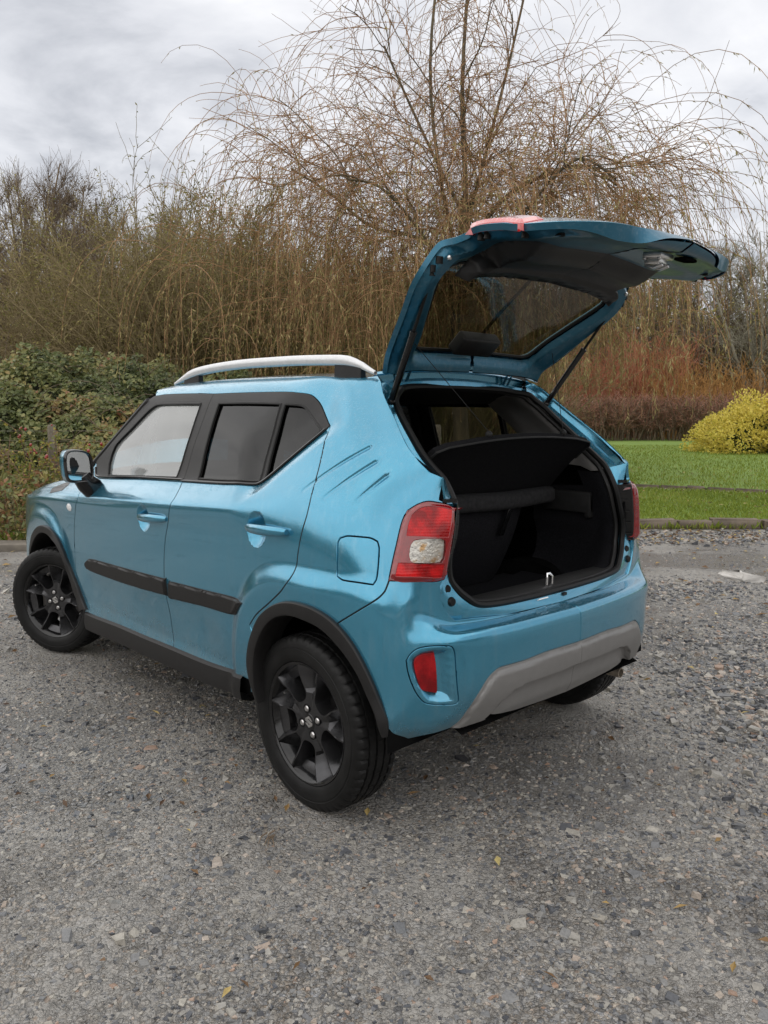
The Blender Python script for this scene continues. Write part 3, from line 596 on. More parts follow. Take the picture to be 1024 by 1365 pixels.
def bush(name, H, rad, ns, mt, n1=7, n2=5, leafy=0, lm=None, lean=.5, tw=.006, ls=(.05, .09), lw=(.02, .035), tipmat=None):
    t = empty(name); a = rnd(0, 6.28, ns); r = np.sqrt(rnd(0, 1, ns))*rad*.55; P0 = np.stack([r*np.cos(a), r*np.sin(a), np.full(ns, -.05)], 1)
    D = np.stack([np.cos(a)*lean*rnd(.2, 1, ns)*r/rad*2, np.sin(a)*lean*rnd(.2, 1, ns)*r/rad*2, np.ones(ns)], 1); L = H*rnd(.65, 1.05, ns)
    S1 = grow(P0, D, L, 9, .05, .0, .3); p, d, b, tt = spawn(S1, n1, .2, 1., (15, 50), .25); b1 = grow(p, d, H*.32*rnd(.5, 1.2, len(p))*(1.2-tt*.6), 7, .08, .0, .5)
    p, d, b_, _ = spawn(b1, n2, .1, 1., (15, 60), .15); b2 = grow(p, d, H*.13*rnd(.5, 1.3, len(p)), 5, .1, 0, .5)
    part_mesh('stem', tubes_cat([(S1, H*.0045+.004, tw), (b1, tw*1.3, tw*.8)], (4, 3)), mt, t); part_mesh('twig', tubes_cat([(b2, tw, tw*.6)], (3,)), tipmat or mt, t, kind='stuff')
    if leafy:
        V, F, n = strand_leaves(np.concatenate([b2]), leafy, .05, ls, lw); part_mesh('leaf', (V, F), lm, t, False, np.repeat(rnd(0, 1, n), 4), 'stuff')
    return t
def tubes_cat(L, ns): return cat_meshes([tubes(P, taper(len(P), P.shape[1], np.full(len(P), a), b), n) for (P, a, b), n in zip(L, ns)])
def place(o, s, d, sc=1, rz=None, z=0., sz=None):
    o.location = G_(np.array([s]), np.array([d]), np.array([z]))[0]; o.rotation_euler = (0, 0, rnd(0, 6.28) if rz is None else rz); o.scale = (sc, sc, sc*(sz or 1)); return o
def plant(protos, spots, label, cat_, group, lab=None):
    used = set()
    for i, a in enumerate(spots):
        k = i % len(protos); o = protos[k] if k not in used else copy_tree(protos[k]); used.add(k); place(o, *a); tag(o, lab[i] if lab else label, cat_, group)
# tall bare trees on the left and behind
tallA = [bare_tree('bare_tree', 11, .85, M['twig_brown'], 3, 0, n1=17, up=.8), bare_tree('bare_tree', 10, 1.0, M['twig_brown'], 4, 1, M['leaf_brown'], n1=15, up=.7)]
sp = [(-13.6, 26, 1.06), (-10.9, 27, .95), (-8.9, 28, .80), (-12.4, 31, 1.05), (-15.8, 30, 1.1), (-7.2, 30, .82), (-10.0, 34, .98), (-5.6, 32, .84), (-17.5, 36, 1.15), (-13.8, 40, 1.1), (-8, 40, .95), (-3.5, 36, .85), (-1.5, 42, .9), (-20, 32, 1.1), (-12.0, 27.5, .90), (-14.6, 27, 1.0), (-9.6, 30, .85), (-11.2, 36, 1.05), (-6.4, 35, .9), (-8.0, 27.5, .72), (-15.0, 34, 1.1), (-4.4, 30, .78), (-19, 27, 1.0), (-22, 29, 1.05), (-25, 28, 1.1), (-28, 30, 1.0), (-32, 29, 1.1)]
plant(tallA, sp, 'tall bare brown tree with upright twigs in the wood beyond the bramble bank', 'tree', 'bare trees of the wood on the left')
# olive-brown sallow thicket
sal = [bush('sallow_bush', 5.9, 2.4, 60, M['twig_olive'], 10, 6, 4, M['leaf_olive'], .9, .006), bush('sallow_bush', 5.2, 2.3, 56, M['twig_olive'], 10, 6, 3, M['leaf_brown'], .9, .006)]
sp = [(-5.4, 20.5, 1.10), (-7.3, 22, .95), (-3.7, 20.2, 1.12), (-9.4, 23, .82), (-2.0, 21.5, 1.02), (-11.4, 24, .75), (-.2, 22.5, .98), (-13.6, 24.5, .75), (1.6, 23, .92), (3.3, 24, .90), (-6.2, 26, 1.2), (-4, 26.5, 1.15), (-8.6, 26, 1.05), (-1.6, 26, 1.05), (.9, 27, 1.05), (-4.6, 23.5, 1.15), (-6.4, 23.8, 1.1)]
plant(sal, sp, 'dense olive brown thicket bush with thin upright stems behind the brambles', 'bush', 'sallow bushes of the thicket')
# right-hand background
lich = [bare_tree('bare_tree', 10, 1.25, M['twig_grey'], 3, 0, n1=15, twr=.009, up=.35), bare_tree('bare_tree', 9.5, 1.2, M['twig_brown'], 3, 1, M['leaf_olive'], n1=15, twr=.009, up=.4)]
sp = [(23.5, 48, 1.35), (20.0, 51, 1.25), (26.5, 51, 1.45), (16.5, 54, 1.25), (13, 56, 1.25), (30, 49, 1.45), (9.5, 55, 1.25), (6, 54, 1.2), (24.5, 45, 1.0), (18, 57, 1.35), (14.8, 52, 1.1), (11, 52, 1.1), (21.6, 55, 1.35), (3, 55, 1.2), (7.5, 52, 1.1), (34, 50, 1.3), (39, 53, 1.35), (44, 50, 1.25), (50, 54, 1.3), (57, 52, 1.35), (64, 55, 1.3)]
plant(lich, sp, 'bare lichen grey tree with spreading twigs far beyond the lawn', 'tree', 'bare trees beyond the lawn')
red = [bush('dogwood_bush', 4.6, 1.9, 70, M['twig_red'], 5, 3, 0, None, .55, .008), bush('dogwood_bush', 4.2, 2.0, 70, M['twig_orange'], 5, 3, 1, M['leaf_brown'], .8, .008)]
sp = [(14.6, 46, 1.3), (17.2, 45, 1.1), (11.8, 45, 1.1), (20.0, 45, 1.05), (16.0, 48, 1.4), (22.6, 46, 1.05), (9, 46, 1.1), (18.8, 47.5, 1.25)]
plant(red, sp, None, 'bush', 'coloured stem bushes behind the hedge', ['tall bush of bare %s stems behind the reddish hedge' % ('red', 'orange')[i % 2] for i in range(len(sp))])
far = bush('understorey_bush', 5.0, 3.0, 60, M['twig_brown'], 7, 4, 2, M['leaf_olive'], .9, .010, (.09, .16), (.05, .09)); sp = [(x, 58+3*math.sin(x*1.7), 1.9+.4*math.sin(x*2.3)) for x in np.arange(-6, 76, 2.3)]
plant([far], sp, 'brown understorey bush in the far hedgerow beyond the lawn', 'bush', 'far hedgerow bushes')
farl = copy_tree(far); sp = [(x, 31+3*math.sin(x*1.3), 1.0+.25*math.sin(x*2.1)) for x in np.arange(-42, 2, 1.9)]
plant([farl], sp, 'dark understorey bush under the tall bare trees on the left', 'bush', 'understorey of the left wood')
# clipped hedge of reddish twigs across the back of the lawn
hg = [bush('hedge_plant', 2.35, 1.0, 60, M['twig_brown'], 7, 4, 1, M['leaf_brown'], .35, .009, (.06, .1), (.03, .05), M['twig_pink'])]
sp = [(x, 41.5+.4*math.sin(x), 1.0+.06*math.sin(x*3), None, 0) for x in np.arange(5.0, 44, 1.05)]
plant(hg, sp, 'reddish brown twiggy plant in the low hedge along the back of the lawn', 'hedge plant', 'low hedge along the back of the lawn')
# yellow variegated shrub
ye = tag(empty('yellow_shrub', tuple(G_(np.array([13.9]), np.array([28.]))[0])), 'rounded shrub of bright yellow variegated leaves on the lawn at the right', 'shrub')
n = 15000; u = rdir(n, .25); u[:, 2] = np.abs(u[:, 2]); rr_ = np.array([2.1, 2.1, 1.62]); bumpy = 1+.34*vnoise(u[:, 0]*3.3+5, u[:, 1]*3.3+u[:, 2]*2)+.30*vnoise(u[:, 0]*8, u[:, 2]*8+u[:, 1]*6)
rad = rnd(.62, 1.0, n)**.5*bumpy; P = u*rr_*rad[:, None]; D = u+RNG.normal(0, .55, (n, 3)); V, F = leaves(P, D, u+RNG.normal(0, .5, (n, 3)), rnd(.07, .14, n), rnd(.05, .08, n))
part_mesh('leaf', (V, F), M['leaf_yellow'], ye, False, np.repeat(np.clip(rnd(.1, 1.0, n)*np.clip((rad-.30)/.5, .3, 1), 0, 1), 4), 'stuff')
u = rdir(70, .5); u[:, 2] = np.abs(u[:, 2]); sp_ = grow(u*rr_*.8, u+[0, 0, .5], rnd(.35, .65, 70), 8, .06, 0.); lv = strand_leaves(sp_, 42, .15, (.07, .13), (.05, .08)); part_mesh('shoot', tubes(sp_, taper(70, 8, np.full(70, .008), .004), 4), M['twig_brown'], ye, kind='stuff'); part_mesh('shoot_leaf', lv[:2], M['leaf_yellow'], ye, False, np.repeat(rnd(.35, 1, lv[2]), 4), 'stuff')
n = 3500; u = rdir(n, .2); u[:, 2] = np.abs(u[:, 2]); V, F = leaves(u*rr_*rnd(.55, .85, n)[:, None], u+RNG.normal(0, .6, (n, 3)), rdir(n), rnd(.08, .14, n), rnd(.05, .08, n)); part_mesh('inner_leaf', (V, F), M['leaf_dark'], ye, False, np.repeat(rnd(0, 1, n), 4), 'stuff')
a = rnd(0, 6.28, 40); S1 = grow(np.stack([.3*np.cos(a), .3*np.sin(a), 0*a], 1), np.stack([np.cos(a)*.8, np.sin(a)*.8, np.ones(40)], 1), rnd(1.2, 2.3, 40), 8, .07, 0.); part_mesh('stem', tubes(S1, taper(40, 8, np.full(40, .018), .006), 4), M['twig_brown'], ye)
# ---- bramble bank
def bank(s, d): return np.clip(1-((d-13.6)/3.4)**2, 0, 1)**.6*(2.05+.34*vnoise(s*.9, d*.9)+.26*vnoise(s*2.7+4, d*2.7))*np.clip((s+17)/2, 0, 1)*np.clip((-1.0-s)/1.6, 0, 1)
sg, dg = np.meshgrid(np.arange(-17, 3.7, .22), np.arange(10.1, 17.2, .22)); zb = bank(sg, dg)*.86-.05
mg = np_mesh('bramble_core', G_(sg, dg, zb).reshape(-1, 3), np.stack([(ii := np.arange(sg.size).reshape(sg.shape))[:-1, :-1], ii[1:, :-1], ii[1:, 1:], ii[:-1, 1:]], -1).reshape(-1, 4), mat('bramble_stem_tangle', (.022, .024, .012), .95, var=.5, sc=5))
br = tag(link('bramble_bank', mg), 'long bank of green bramble leaves behind the wire fence on the left', 'brambles')
n = 84000; d = 10.25+4.6*RNG.power(.85, n); s = np.where(rnd(0, 1, n) < .78, rnd(-9.5, -.8, n), rnd(-17, -9.5, n)); z = bank(s, d); m = (z > .05); s, d, z = s[m], d[m], z[m]; n = len(s)
clump = .13*vnoise(s*3.1, d*3.1)+.09*vnoise(s*7.3+2, d*7.3); z2 = z*rnd(.84, 1.03, n)+clump
P = G_(s, d, z2); Nn = np.array([0, 0, 1.])-FW*.7+RNG.normal(0, .55, (n, 3)); D = rdir(n, -.1); D -= (D*Nn).sum(1, keepdims=True)*Nn/((Nn**2).sum(1, keepdims=True))
V, F = leaves(P, D, Nn, rnd(.06, .12, n), rnd(.045, .085, n)); tn = np.clip(.40+.30*vnoise(s*1.3+8, d*1.3+z)+.25*vnoise(s*5, d*5)+RNG.normal(0, .16, n), 0, 1)
part_mesh('bramble_leaf', (V, F), M['leaf_bramble'], br, False, np.repeat(tn, 4), 'stuff')
n = 260; s = rnd(-9, 2.5, n); d = rnd(10.6, 13.5, n); z = bank(s, d)*.9; cn = grow(G_(s, d, z), rdir(n, .9), rnd(.5, 1.3, n), 9, .06, -.35); part_mesh('bramble_cane', tubes(cn, taper(n, 9, np.full(n, .006), .003), 4), M['twig_brown'], br, kind='stuff')
# ---- wire fence with round posts
fe_ = tag(empty('wire_fence', tuple(G_(np.array([-4.3]), np.array([9.9]))[0])), 'wire stock fence on weathered round posts in front of the bramble bank', 'fence')
off0 = np.array(fe_.location)
for s0 in (-9.3, -6.8, -4.27, -1.8, .7):
    p = G_(np.array([s0]), np.array([9.9]))[0]-off0
    MB().tube([Vector(p)+Vector((0, 0, -.2)), Vector(p)+Vector((.01, .01, .6)), Vector(p)+Vector((.02, 0, 1.22)), Vector(p)+Vector((.02, 0, 1.25))], [.055, .055, .052, .040], 12).build('post', M['kerb'] if False else M['post'], fe_)
for z_ in (.25, .50, .72, .90, 1.05, 1.18):
    P = [Vector(G_(np.array([x]), np.array([9.85+.01*math.sin(x*3)]), np.array([z_+.012*math.sin(x*1.3+z_*9)]))[0]-off0) for x in np.arange(-9.4, 1.0, .4)]
    MB().tube(P, .0024, 4).build('wire', M['wire'], fe_)
mb = MB()
for x in np.arange(-9.4, .9, .15): mb.tube([Vector(G_(np.array([x]), np.array([9.852]), np.array([z_]))[0]-off0) for z_ in (.05, .6, 1.05)], .0016, 3)
mb.build('netting', M['wire'], fe_)['kind'] = 'stuff'
# ---- rose bushes with hips at the verge
def rose(label, s, d, H, nst, dead=.4):
    t = tag(empty('rose_bush', tuple(G_(np.array([s]), np.array([d]))[0])), label, 'bush', 'rose bushes at the verge')
    a = rnd(0, 6.28, nst); r = rnd(.05, .45, nst); P0 = np.stack([r*np.cos(a), r*np.sin(a), 0*a], 1); S1 = grow(P0, np.stack([np.cos(a)*.3, np.sin(a)*.3, np.ones(nst)], 1), H*rnd(.6, 1.05, nst), 10, .06, -.05, .5)
    p, dd, b, tt = spawn(S1, 5, .35, 1., (25, 60), .2); b1 = grow(p, dd, H*rnd(.12, .32, len(p)), 7, .09, -.08, .5); part_mesh('stem', tubes_cat([(S1, .008, .004), (b1, .004, .0022)], (5, 4)), M['twig_rose'], t)
    V, F, n = strand_leaves(b1, 13, .1, (.035, .06), (.022, .036)); part_mesh('leaf', (V, F), M['leaf_rose'], t, False, np.repeat(rnd(0, 1, n), 4), 'stuff')
    tips = b1[b1[:, -1, 2] > H*.62][:, -1]; tips = tips[RNG.permutation(len(tips))[:int(len(tips)*.5)]]
    ho = None
    ico = MB().ball((0, 0, 0), .016, 4, (1, 1, 1.15)); hm = ico.build('hip', M['hip'], None); hd = hm.data; bpy.data.objects.remove(hm)
    for q in tips:
        for k in range(RNG.integers(1, 4)): o = link('hip', hd, t); o.location = q+RNG.normal(0, .016, 3); o.scale = (sc_ := rnd(.7, 1.25), sc_, sc_)
for a in (('rose bush with red hips and yellowing leaves at the far left verge', -4.75, 9.15, 1.45, 11), ('rose bush with red hips beside the weathered fence post', -4.05, 9.25, 1.35, 9), ('lower rose bush nearest the car bonnet with few red hips', -3.55, 9.0, .95, 8), ('rose bush with pale yellow leaves at the edge of view left of the others', -5.4, 9.5, 1.5, 9)): rose(*a)
n = 520; s = rnd(-6.2, -2.9, n); d = rnd(8.0, 9.7, n); cn = grow(G_(s, d, 0*s), rdir(n, 1.6), rnd(.25, .85, n), 8, .07, -.12); part_mesh('dead_stalks', tubes(cn, taper(n, 8, np.full(n, .0042), .002), 3), M['twig_rose'], None, kind='stuff')
n = 7500; s = rnd(-6.6, -2.9, n); d = rnd(7.75, 10.0, n); z = rnd(.03, .8, n)**1.5; V, F = leaves(G_(s, d, z), rdir(n, .2), rdir(n, .6), rnd(.05, .10, n), rnd(.03, .06, n)); me = np_mesh('weeds', V, F, M['leaf_bramble'], False); set_tint(me, np.repeat(rnd(.2, 1, n), 4)); tag(link('weeds', me), kind='stuff')
# ---- hedge and trees behind the viewpoint and along the left of the drive (seen only as reflections)
rf = [(31*math.sin(t_), 31*math.cos(t_), 1.0+.15*math.sin(t_*9)) for t_ in np.arange(-2.95, -1.05, .085)]+[(27*math.sin(t_), -27*abs(math.cos(t_)), 1.0) for t_ in np.arange(-.15, 1.3, .12)]
for a in rf: o = copy_tree(farl); place(o, *a); tag(o, 'thicket bush on the far side of the drive behind the viewpoint', 'bush', 'bushes behind the viewpoint')

# ---- body side skin: rows of (x, y, z) control points, front centre -> rear centre
US = np.array([3.40,3.25,3.10,2.90,2.70,2.435,2.0,1.5,.9,.3,0,-.2,-.36,-.47,-.60,-.85,-1.15])
FR = lambda z,b=0: [(3.14+b,0,z),(3.12+b,.35,z),(3.07+b,.60,z),(2.95+b*.6,.745,z)]
def side(w, zs, t=(-.035,-.012,0,0,0,0,-.004,-.022), xs=(2.7,2.435,2.0,1.5,.9,.3,0,-.2)):
    if not hasattr(zs,'__len__'): zs=[zs]*8
    if not hasattr(w,'__len__'): w=[w]*8
    return [(x,a+b,z) for x,a,b,z in zip(xs,w,t,zs)]
T0=(0,)*8
ROWS=[
 (.27, FR(.27,-.04)+side(.785,.27)+[(-.34,.745,.325),(-.395,.665,.335),(-.455,.575,.345),(-.505,.3,.35),(-.515,0,.35)]),
 (.36, FR(.36)+side(.805,.36)+[(-.365,.768,.385),(-.425,.69,.395),(-.487,.582,.40),(-.535,.3,.41),(-.545,0,.41)]),
 (.50, FR(.50,.03)+side(.818,.50)+[(-.375,.778,.50),(-.440,.703,.50),(-.518,.575,.50),(-.56,.3,.51),(-.572,0,.51)]),
 (.62, FR(.62,.02)+side(.825,.62)+[(-.372,.780,.62),(-.437,.703,.62),(-.521,.572,.635),(-.562,.3,.635),(-.575,0,.635)]),
 (.672, FR(.672)+side(.827,.672)+[(-.367,.778,.672),(-.427,.704,.672),(-.517,.572,.672),(-.558,.3,.672),(-.571,0,.672)]),
 (.70, FR(.70)+side(.827,.70)+[(-.365,.777,.70),(-.418,.703,.70),(-.505,.57,.690),(-.548,.3,.688),(-.56,0,.688)]),
 (.76, FR(.77,-.02)+side(.828,.76)+[(-.365,.775,.765),(-.405,.708,.775),(-.452,.545,.706),(-.482,.3,.698),(-.49,0,.698)]),
 (.85, FR(.84,-.06)+side(.829,.85)+[(-.352,.750,.85),(-.402,.675,.853),(-.444,.583,.852),(-.505,.3,.85),(-.525,0,.85)]),
 (.94, FR(.88,-.15)+side(.828,[.88,.90,.915,.925,.935,.95,.955,.96])+[(-.340,.728,.96),(-.405,.642,.965),(-.456,.556,.963),(-.512,.3,.965),(-.532,0,.965)]),
 (.995, FR(.89,-.22)+side([.80,.81,.820,.822,.825,.824,.819,.803],[.903,.932,.942,.959,.985,1.015,1.020,1.025])+[(-.337,.704,1.02),(-.403,.624,1.025),(-.457,.548,1.02),(-.508,.3,1.018),(-.528,0,1.018)]),
 (1.01, FR(.90,-.25)+side([.793,.803,.815,.818,.821,.820,.815,.80],[.915,.945,.955,.972,.998,1.028,1.035,1.04])+[(-.335,.70,1.035),(-.402,.618,1.04),(-.457,.545,1.035),(-.507,.3,1.03),(-.527,0,1.03)]),
 (1.06, FR(.92,-.3)+side([.76,.765,.775,.781,.786,.794,.794,.775],[.94,.975,.995,1.012,1.04,1.07,1.085,1.09])+[(-.342,.665,1.09),(-.405,.592,1.10),(-.455,.530,1.085),(-.495,.3,1.09),(-.513,0,1.09)]),
 (1.14, FR(.94,-.35)+side([.71,.71,.72,.733,.742,.758,.762,.735],[1.0,1.03,1.05,1.068,1.095,1.127,1.15,1.165])+[(-.35,.625,1.17),(-.418,.562,1.173),(-.434,.48,1.175),(-.457,.3,1.175),(-.470,0,1.175)]),
 (1.25, FR(1.1,-.5)+side([.62,.64,.66,.68,.690,.712,.705,.662],[1.2,1.21,1.22,1.23,1.245,1.25,1.255,1.255],T0,(2.7,2.435,2.0,1.5,.9,.3,.0,-.17))+[(-.265,.62,1.252),(-.309,.587,1.25),(-.335,.52,1.25),(-.365,.3,1.25),(-.375,0,1.25)]),
 (1.36, FR(1.2,-.6)+side([.56,.58,.60,.632,.648,.662,.645,.598],[1.33,1.34,1.35,1.36,1.365,1.36,1.355,1.355],T0,(2.7,2.435,2.0,1.5,.9,.3,.04,-.08))+[(-.145,.565,1.355),(-.182,.540,1.357),(-.215,.475,1.36),(-.245,.3,1.365),(-.255,0,1.37)]),
 (1.45, FR(1.3,-.7)+side([.52,.54,.56,.593,.608,.612,.592,.553],[1.40,1.42,1.43,1.45,1.455,1.447,1.437,1.432],T0,(2.7,2.435,2.0,1.5,.9,.3,.08,-.0))+[(-.055,.525,1.435),(-.085,.502,1.44),(-.115,.43,1.45),(-.14,.3,1.46),(-.15,0,1.465)]),
 (1.50, FR(1.35,-.7)+side([.50,.51,.53,.555,.57,.575,.558,.525],[1.43,1.45,1.46,1.487,1.497,1.488,1.478,1.474],T0,(2.7,2.435,2.0,1.5,.9,.3,.1,.03))+[(-.01,.505,1.478),(-.04,.475,1.483),(-.06,.42,1.495),(-.08,.3,1.505),(-.09,0,1.51)]),
 (1.56, FR(1.4,-.7)+side([.44,.45,.46,.485,.50,.50,.495,.475],[1.45,1.48,1.49,1.515,1.53,1.522,1.512,1.508],T0,(2.7,2.435,2.0,1.5,.9,.3,.12,.06))+[(.03,.46,1.51),(.015,.448,1.513),(.005,.42,1.518),(-.005,.3,1.527),(-.01,0,1.533)]),
]
VS=np.array([r[0] for r in ROWS])
def pchip(x,y,xi):
    # x increasing, y (n,k)
    h=np.diff(x)[:,None];d=np.diff(y,axis=0)/h
    m=np.zeros_like(y);m[0]=d[0];m[-1]=d[-1]
    w1=2*h[1:]+h[:-1];w2=h[1:]+2*h[:-1]
    s=d[:-1]*d[1:]>0
    with np.errstate(divide='ignore',invalid='ignore'):
        m[1:-1]=np.where(s,(w1+w2)/(w1/d[:-1]+w2/d[1:]),0)
    i=np.clip(np.searchsorted(x,xi)-1,0,len(x)-2);t=((xi-x[i])/(x[i+1]-x[i]))[:,None];hh=h[i]
    return (1+2*t)*(1-t)**2*y[i]+t*(1-t)**2*hh*m[i]+t*t*(3-2*t)*y[i+1]+t*t*(t-1)*hh*m[i+1]
DU=.0125
U0,U1=-1.15,3.40
V0,V1=.27,1.56
def _grid():
    ug=np.arange(round((U1-U0)/DU)+1)*DU+U0
    vg=np.arange(round((V1-V0)/DU)+2)*DU+V0
    rows=[]
    for v,p in ROWS:
        p=np.array(p,float); rows.append(pchip(US[::-1],p[::-1],ug))
    R=np.array(rows)                      # nrow, nu, 3
    G=pchip(VS,R.reshape(len(VS),-1),np.minimum(vg,V1)).reshape(len(vg),len(ug),3)
    # fairing: relax the quarter panel and the bumper corner so that reflections run smoothly
    U_,V_=np.meshgrid(ug,vg)
    st=lambda a,b,x:(lambda t:t*t*(3-2*t))(np.clip((x-a)/(b-a),0,1))
    w=np.maximum(st(-.475,-.40,U_)*(1-st(.12,.40,U_))*st(.40,.50,V_)*(1-st(1.46,1.53,V_)),
      np.maximum(st(-.64,-.56,U_)*(1-st(-.45,-.40,U_))*st(.38,.46,V_)*(1-st(.60,.65,V_)), .6*st(-.60,-.54,U_)*(1-st(-.45,-.40,U_))*st(.80,.84,V_)*(1-st(1.06,1.09,V_))))[1:-1,1:-1,None]
    for _ in range(70):
        c=G[1:-1,1:-1]; G[1:-1,1:-1]=c+.22*w*(G[1:-1,2:]+G[1:-1,:-2]+G[2:,1:-1]+G[:-2,1:-1]-4*c)
    # symmetric padding at u ends (mirror in y), linear at v ends
    nu=len(ug)
    def padu(G):
        m=np.array([1,-1,1])
        return np.concatenate([G[:,3:0:-1]*m,G,G[:,-2:-5:-1]*m],1)
    def padv(G):
        a=[G[0]+(G[0]-G[1])*k for k in (3,2,1)];b=[G[-1]+(G[-1]-G[-2])*k for k in (1,2,3)]
        return np.concatenate([a,G,b],0)
    G=padv(padu(G))
    return G
_G=_grid()
def base(u,v):
    a=(np.asarray(u)-U0)/DU+3;b=(np.asarray(v)-V0)/DU+3
    i=np.clip(np.floor(a).astype(int),1,_G.shape[1]-3);j=np.clip(np.floor(b).astype(int),1,_G.shape[0]-3)
    s=a-i;t=b-j
    def w(t): return np.stack([(1-t)**3/6,(3*t**3-6*t*t+4)/6,(-3*t**3+3*t*t+3*t+1)/6,t**3/6])
    ws=w(s);wt=w(t);o=0
    for p in range(4):
        for q in range(4):
            o=o+(wt[p]*ws[q])[...,None]*_G[j-1+p,i-1+q]
    return o
def sst(a,b,x):
    t=np.clip((x-a)/(b-a),0,1);return t*t*(3-2*t)
def sabs(s,e): return np.sqrt(s*s+e*e)-e
def creasez(x): return np.interp(x,[-.3,0,.306,.915,1.97,2.45,2.8],[1.038,1.04,1.030,.997,.950,.932,.905])
def segdist(x,z,a,b):
    a=np.array(a);b=np.array(b);d=b-a;L=np.hypot(*d);d=d/L
    px=x-a[0];pz=z-a[1];t=np.clip(px*d[0]+pz*d[1],0,L)
    return np.hypot(px-t*d[0],pz-t*d[1]),t/L,(px*d[1]-pz*d[0])
SLASH=[((.028,1.115),(-.167,1.263),.0045,.0075),((-.083,1.100),(-.215,1.218),.0045,.0075),((-.209,1.098),(-.268,1.175),.0045,.0085)]
SCOOP=[(.235,.962,.058,.062,.026),(1.118,.918,.058,.058,.026)]
def disp(P,u):
    x,y,z=P[...,0],P[...,1],P[...,2]
    d=np.zeros_like(x)
    onside=sst(-.30,-.16,u)*(1-sst(2.7,2.95,u))
    # shoulder crease, fading out behind the rear door kick
    s=z-creasez(x)
    fade=sst(.02,.26,x)
    d+= onside*fade*np.where(s>0,-.30,-.14)*0+onside*fade*(.010-.16*sabs(s,.005)*.5)*(1-sst(.03,.12,np.abs(s)))
    # kick-up band behind the rear window
    a=np.array([.318,1.061]);b=np.array([-.017,1.300]);dd=(b-a)/np.hypot(*(b-a))
    sd=(x-a[0])*dd[1]-(z-a[1])*dd[0]      # >0 towards window (up/front)
    tt=((x-a[0])*dd[0]+(z-a[1])*dd[1])
    m=sst(-.09,.05,tt)*(1-sst(.37,.47,tt))
    e=.006
    ramp=np.clip(sd,0,.048);ramp=(sabs(sd,e)+sd)/2-(sabs(sd-.058,e)+sd-.058)/2
    d-=onside*m*ramp*.34*(1-sst(.14,.32,sd))
    # wheel arch blisters
    for cx,h,r0 in ((0,.024,.545),(2.435,.024,.525)):
        dx=(x-cx)/.415;dz=(z-.308)/.535
        if cx==0: dx=np.where(dx<0,dx*.35,dx)
        r=(np.abs(dx)**2.6+np.abs(dz)**2.6)**(1/2.6)*.5
        k=1-sst(.452,.535,r)
        if cx==0: k=k*sst(-.43,-.36,u)*(1-.6*sst(.0,-.36,u))
        d+=h*k*(.85+.15*sst(.3,.5,r))
    # flared lower edge above the sill
    d+=onside*.014*(1-sst(.345,.415,z))*sst(.35,.5,x)*(1-sst(1.9,2.05,x))
    # slight hollow of the lower doors
    d-=onside*.010*np.exp(-((z-.50)/.10)**2)*sst(.45,.65,x)*(1-sst(1.75,1.95,x))
    onq=sst(-.40,-.36,u)
    for (a,b,w,dep) in SLASH:
        dd,t,sg=segdist(x,z,a,b)
        prof=np.exp(-(dd/w)**2)
        d-=onq*dep*(.30+.70*t)*np.where(sg>0,np.exp(-(dd/w)**2),np.exp(-(dd/(2.4*w))**2))
    for (cx,cz,rx,rz,dep) in SCOOP:
        q=((x-cx)/rx)**2+((z-cz)/rz)**2
        d-=onside*dep*np.clip(1-q,0,None)**.8
    return d
def nrm(u,v,f=None,e=2e-3):
    f=f or base
    n=np.cross(f(u,v+e)-f(u,v-e),f(u+e,v)-f(u-e,v))
    return n/np.linalg.norm(n,axis=-1,keepdims=True)
def skin(u,v):
    u=np.asarray(u,float);v=np.asarray(v,float)
    P=base(u,v);n=nrm(u,v)
    return P+n*disp(P,u)[...,None]
def skinN(u,v): return nrm(u,v,skin,1.2e-3)

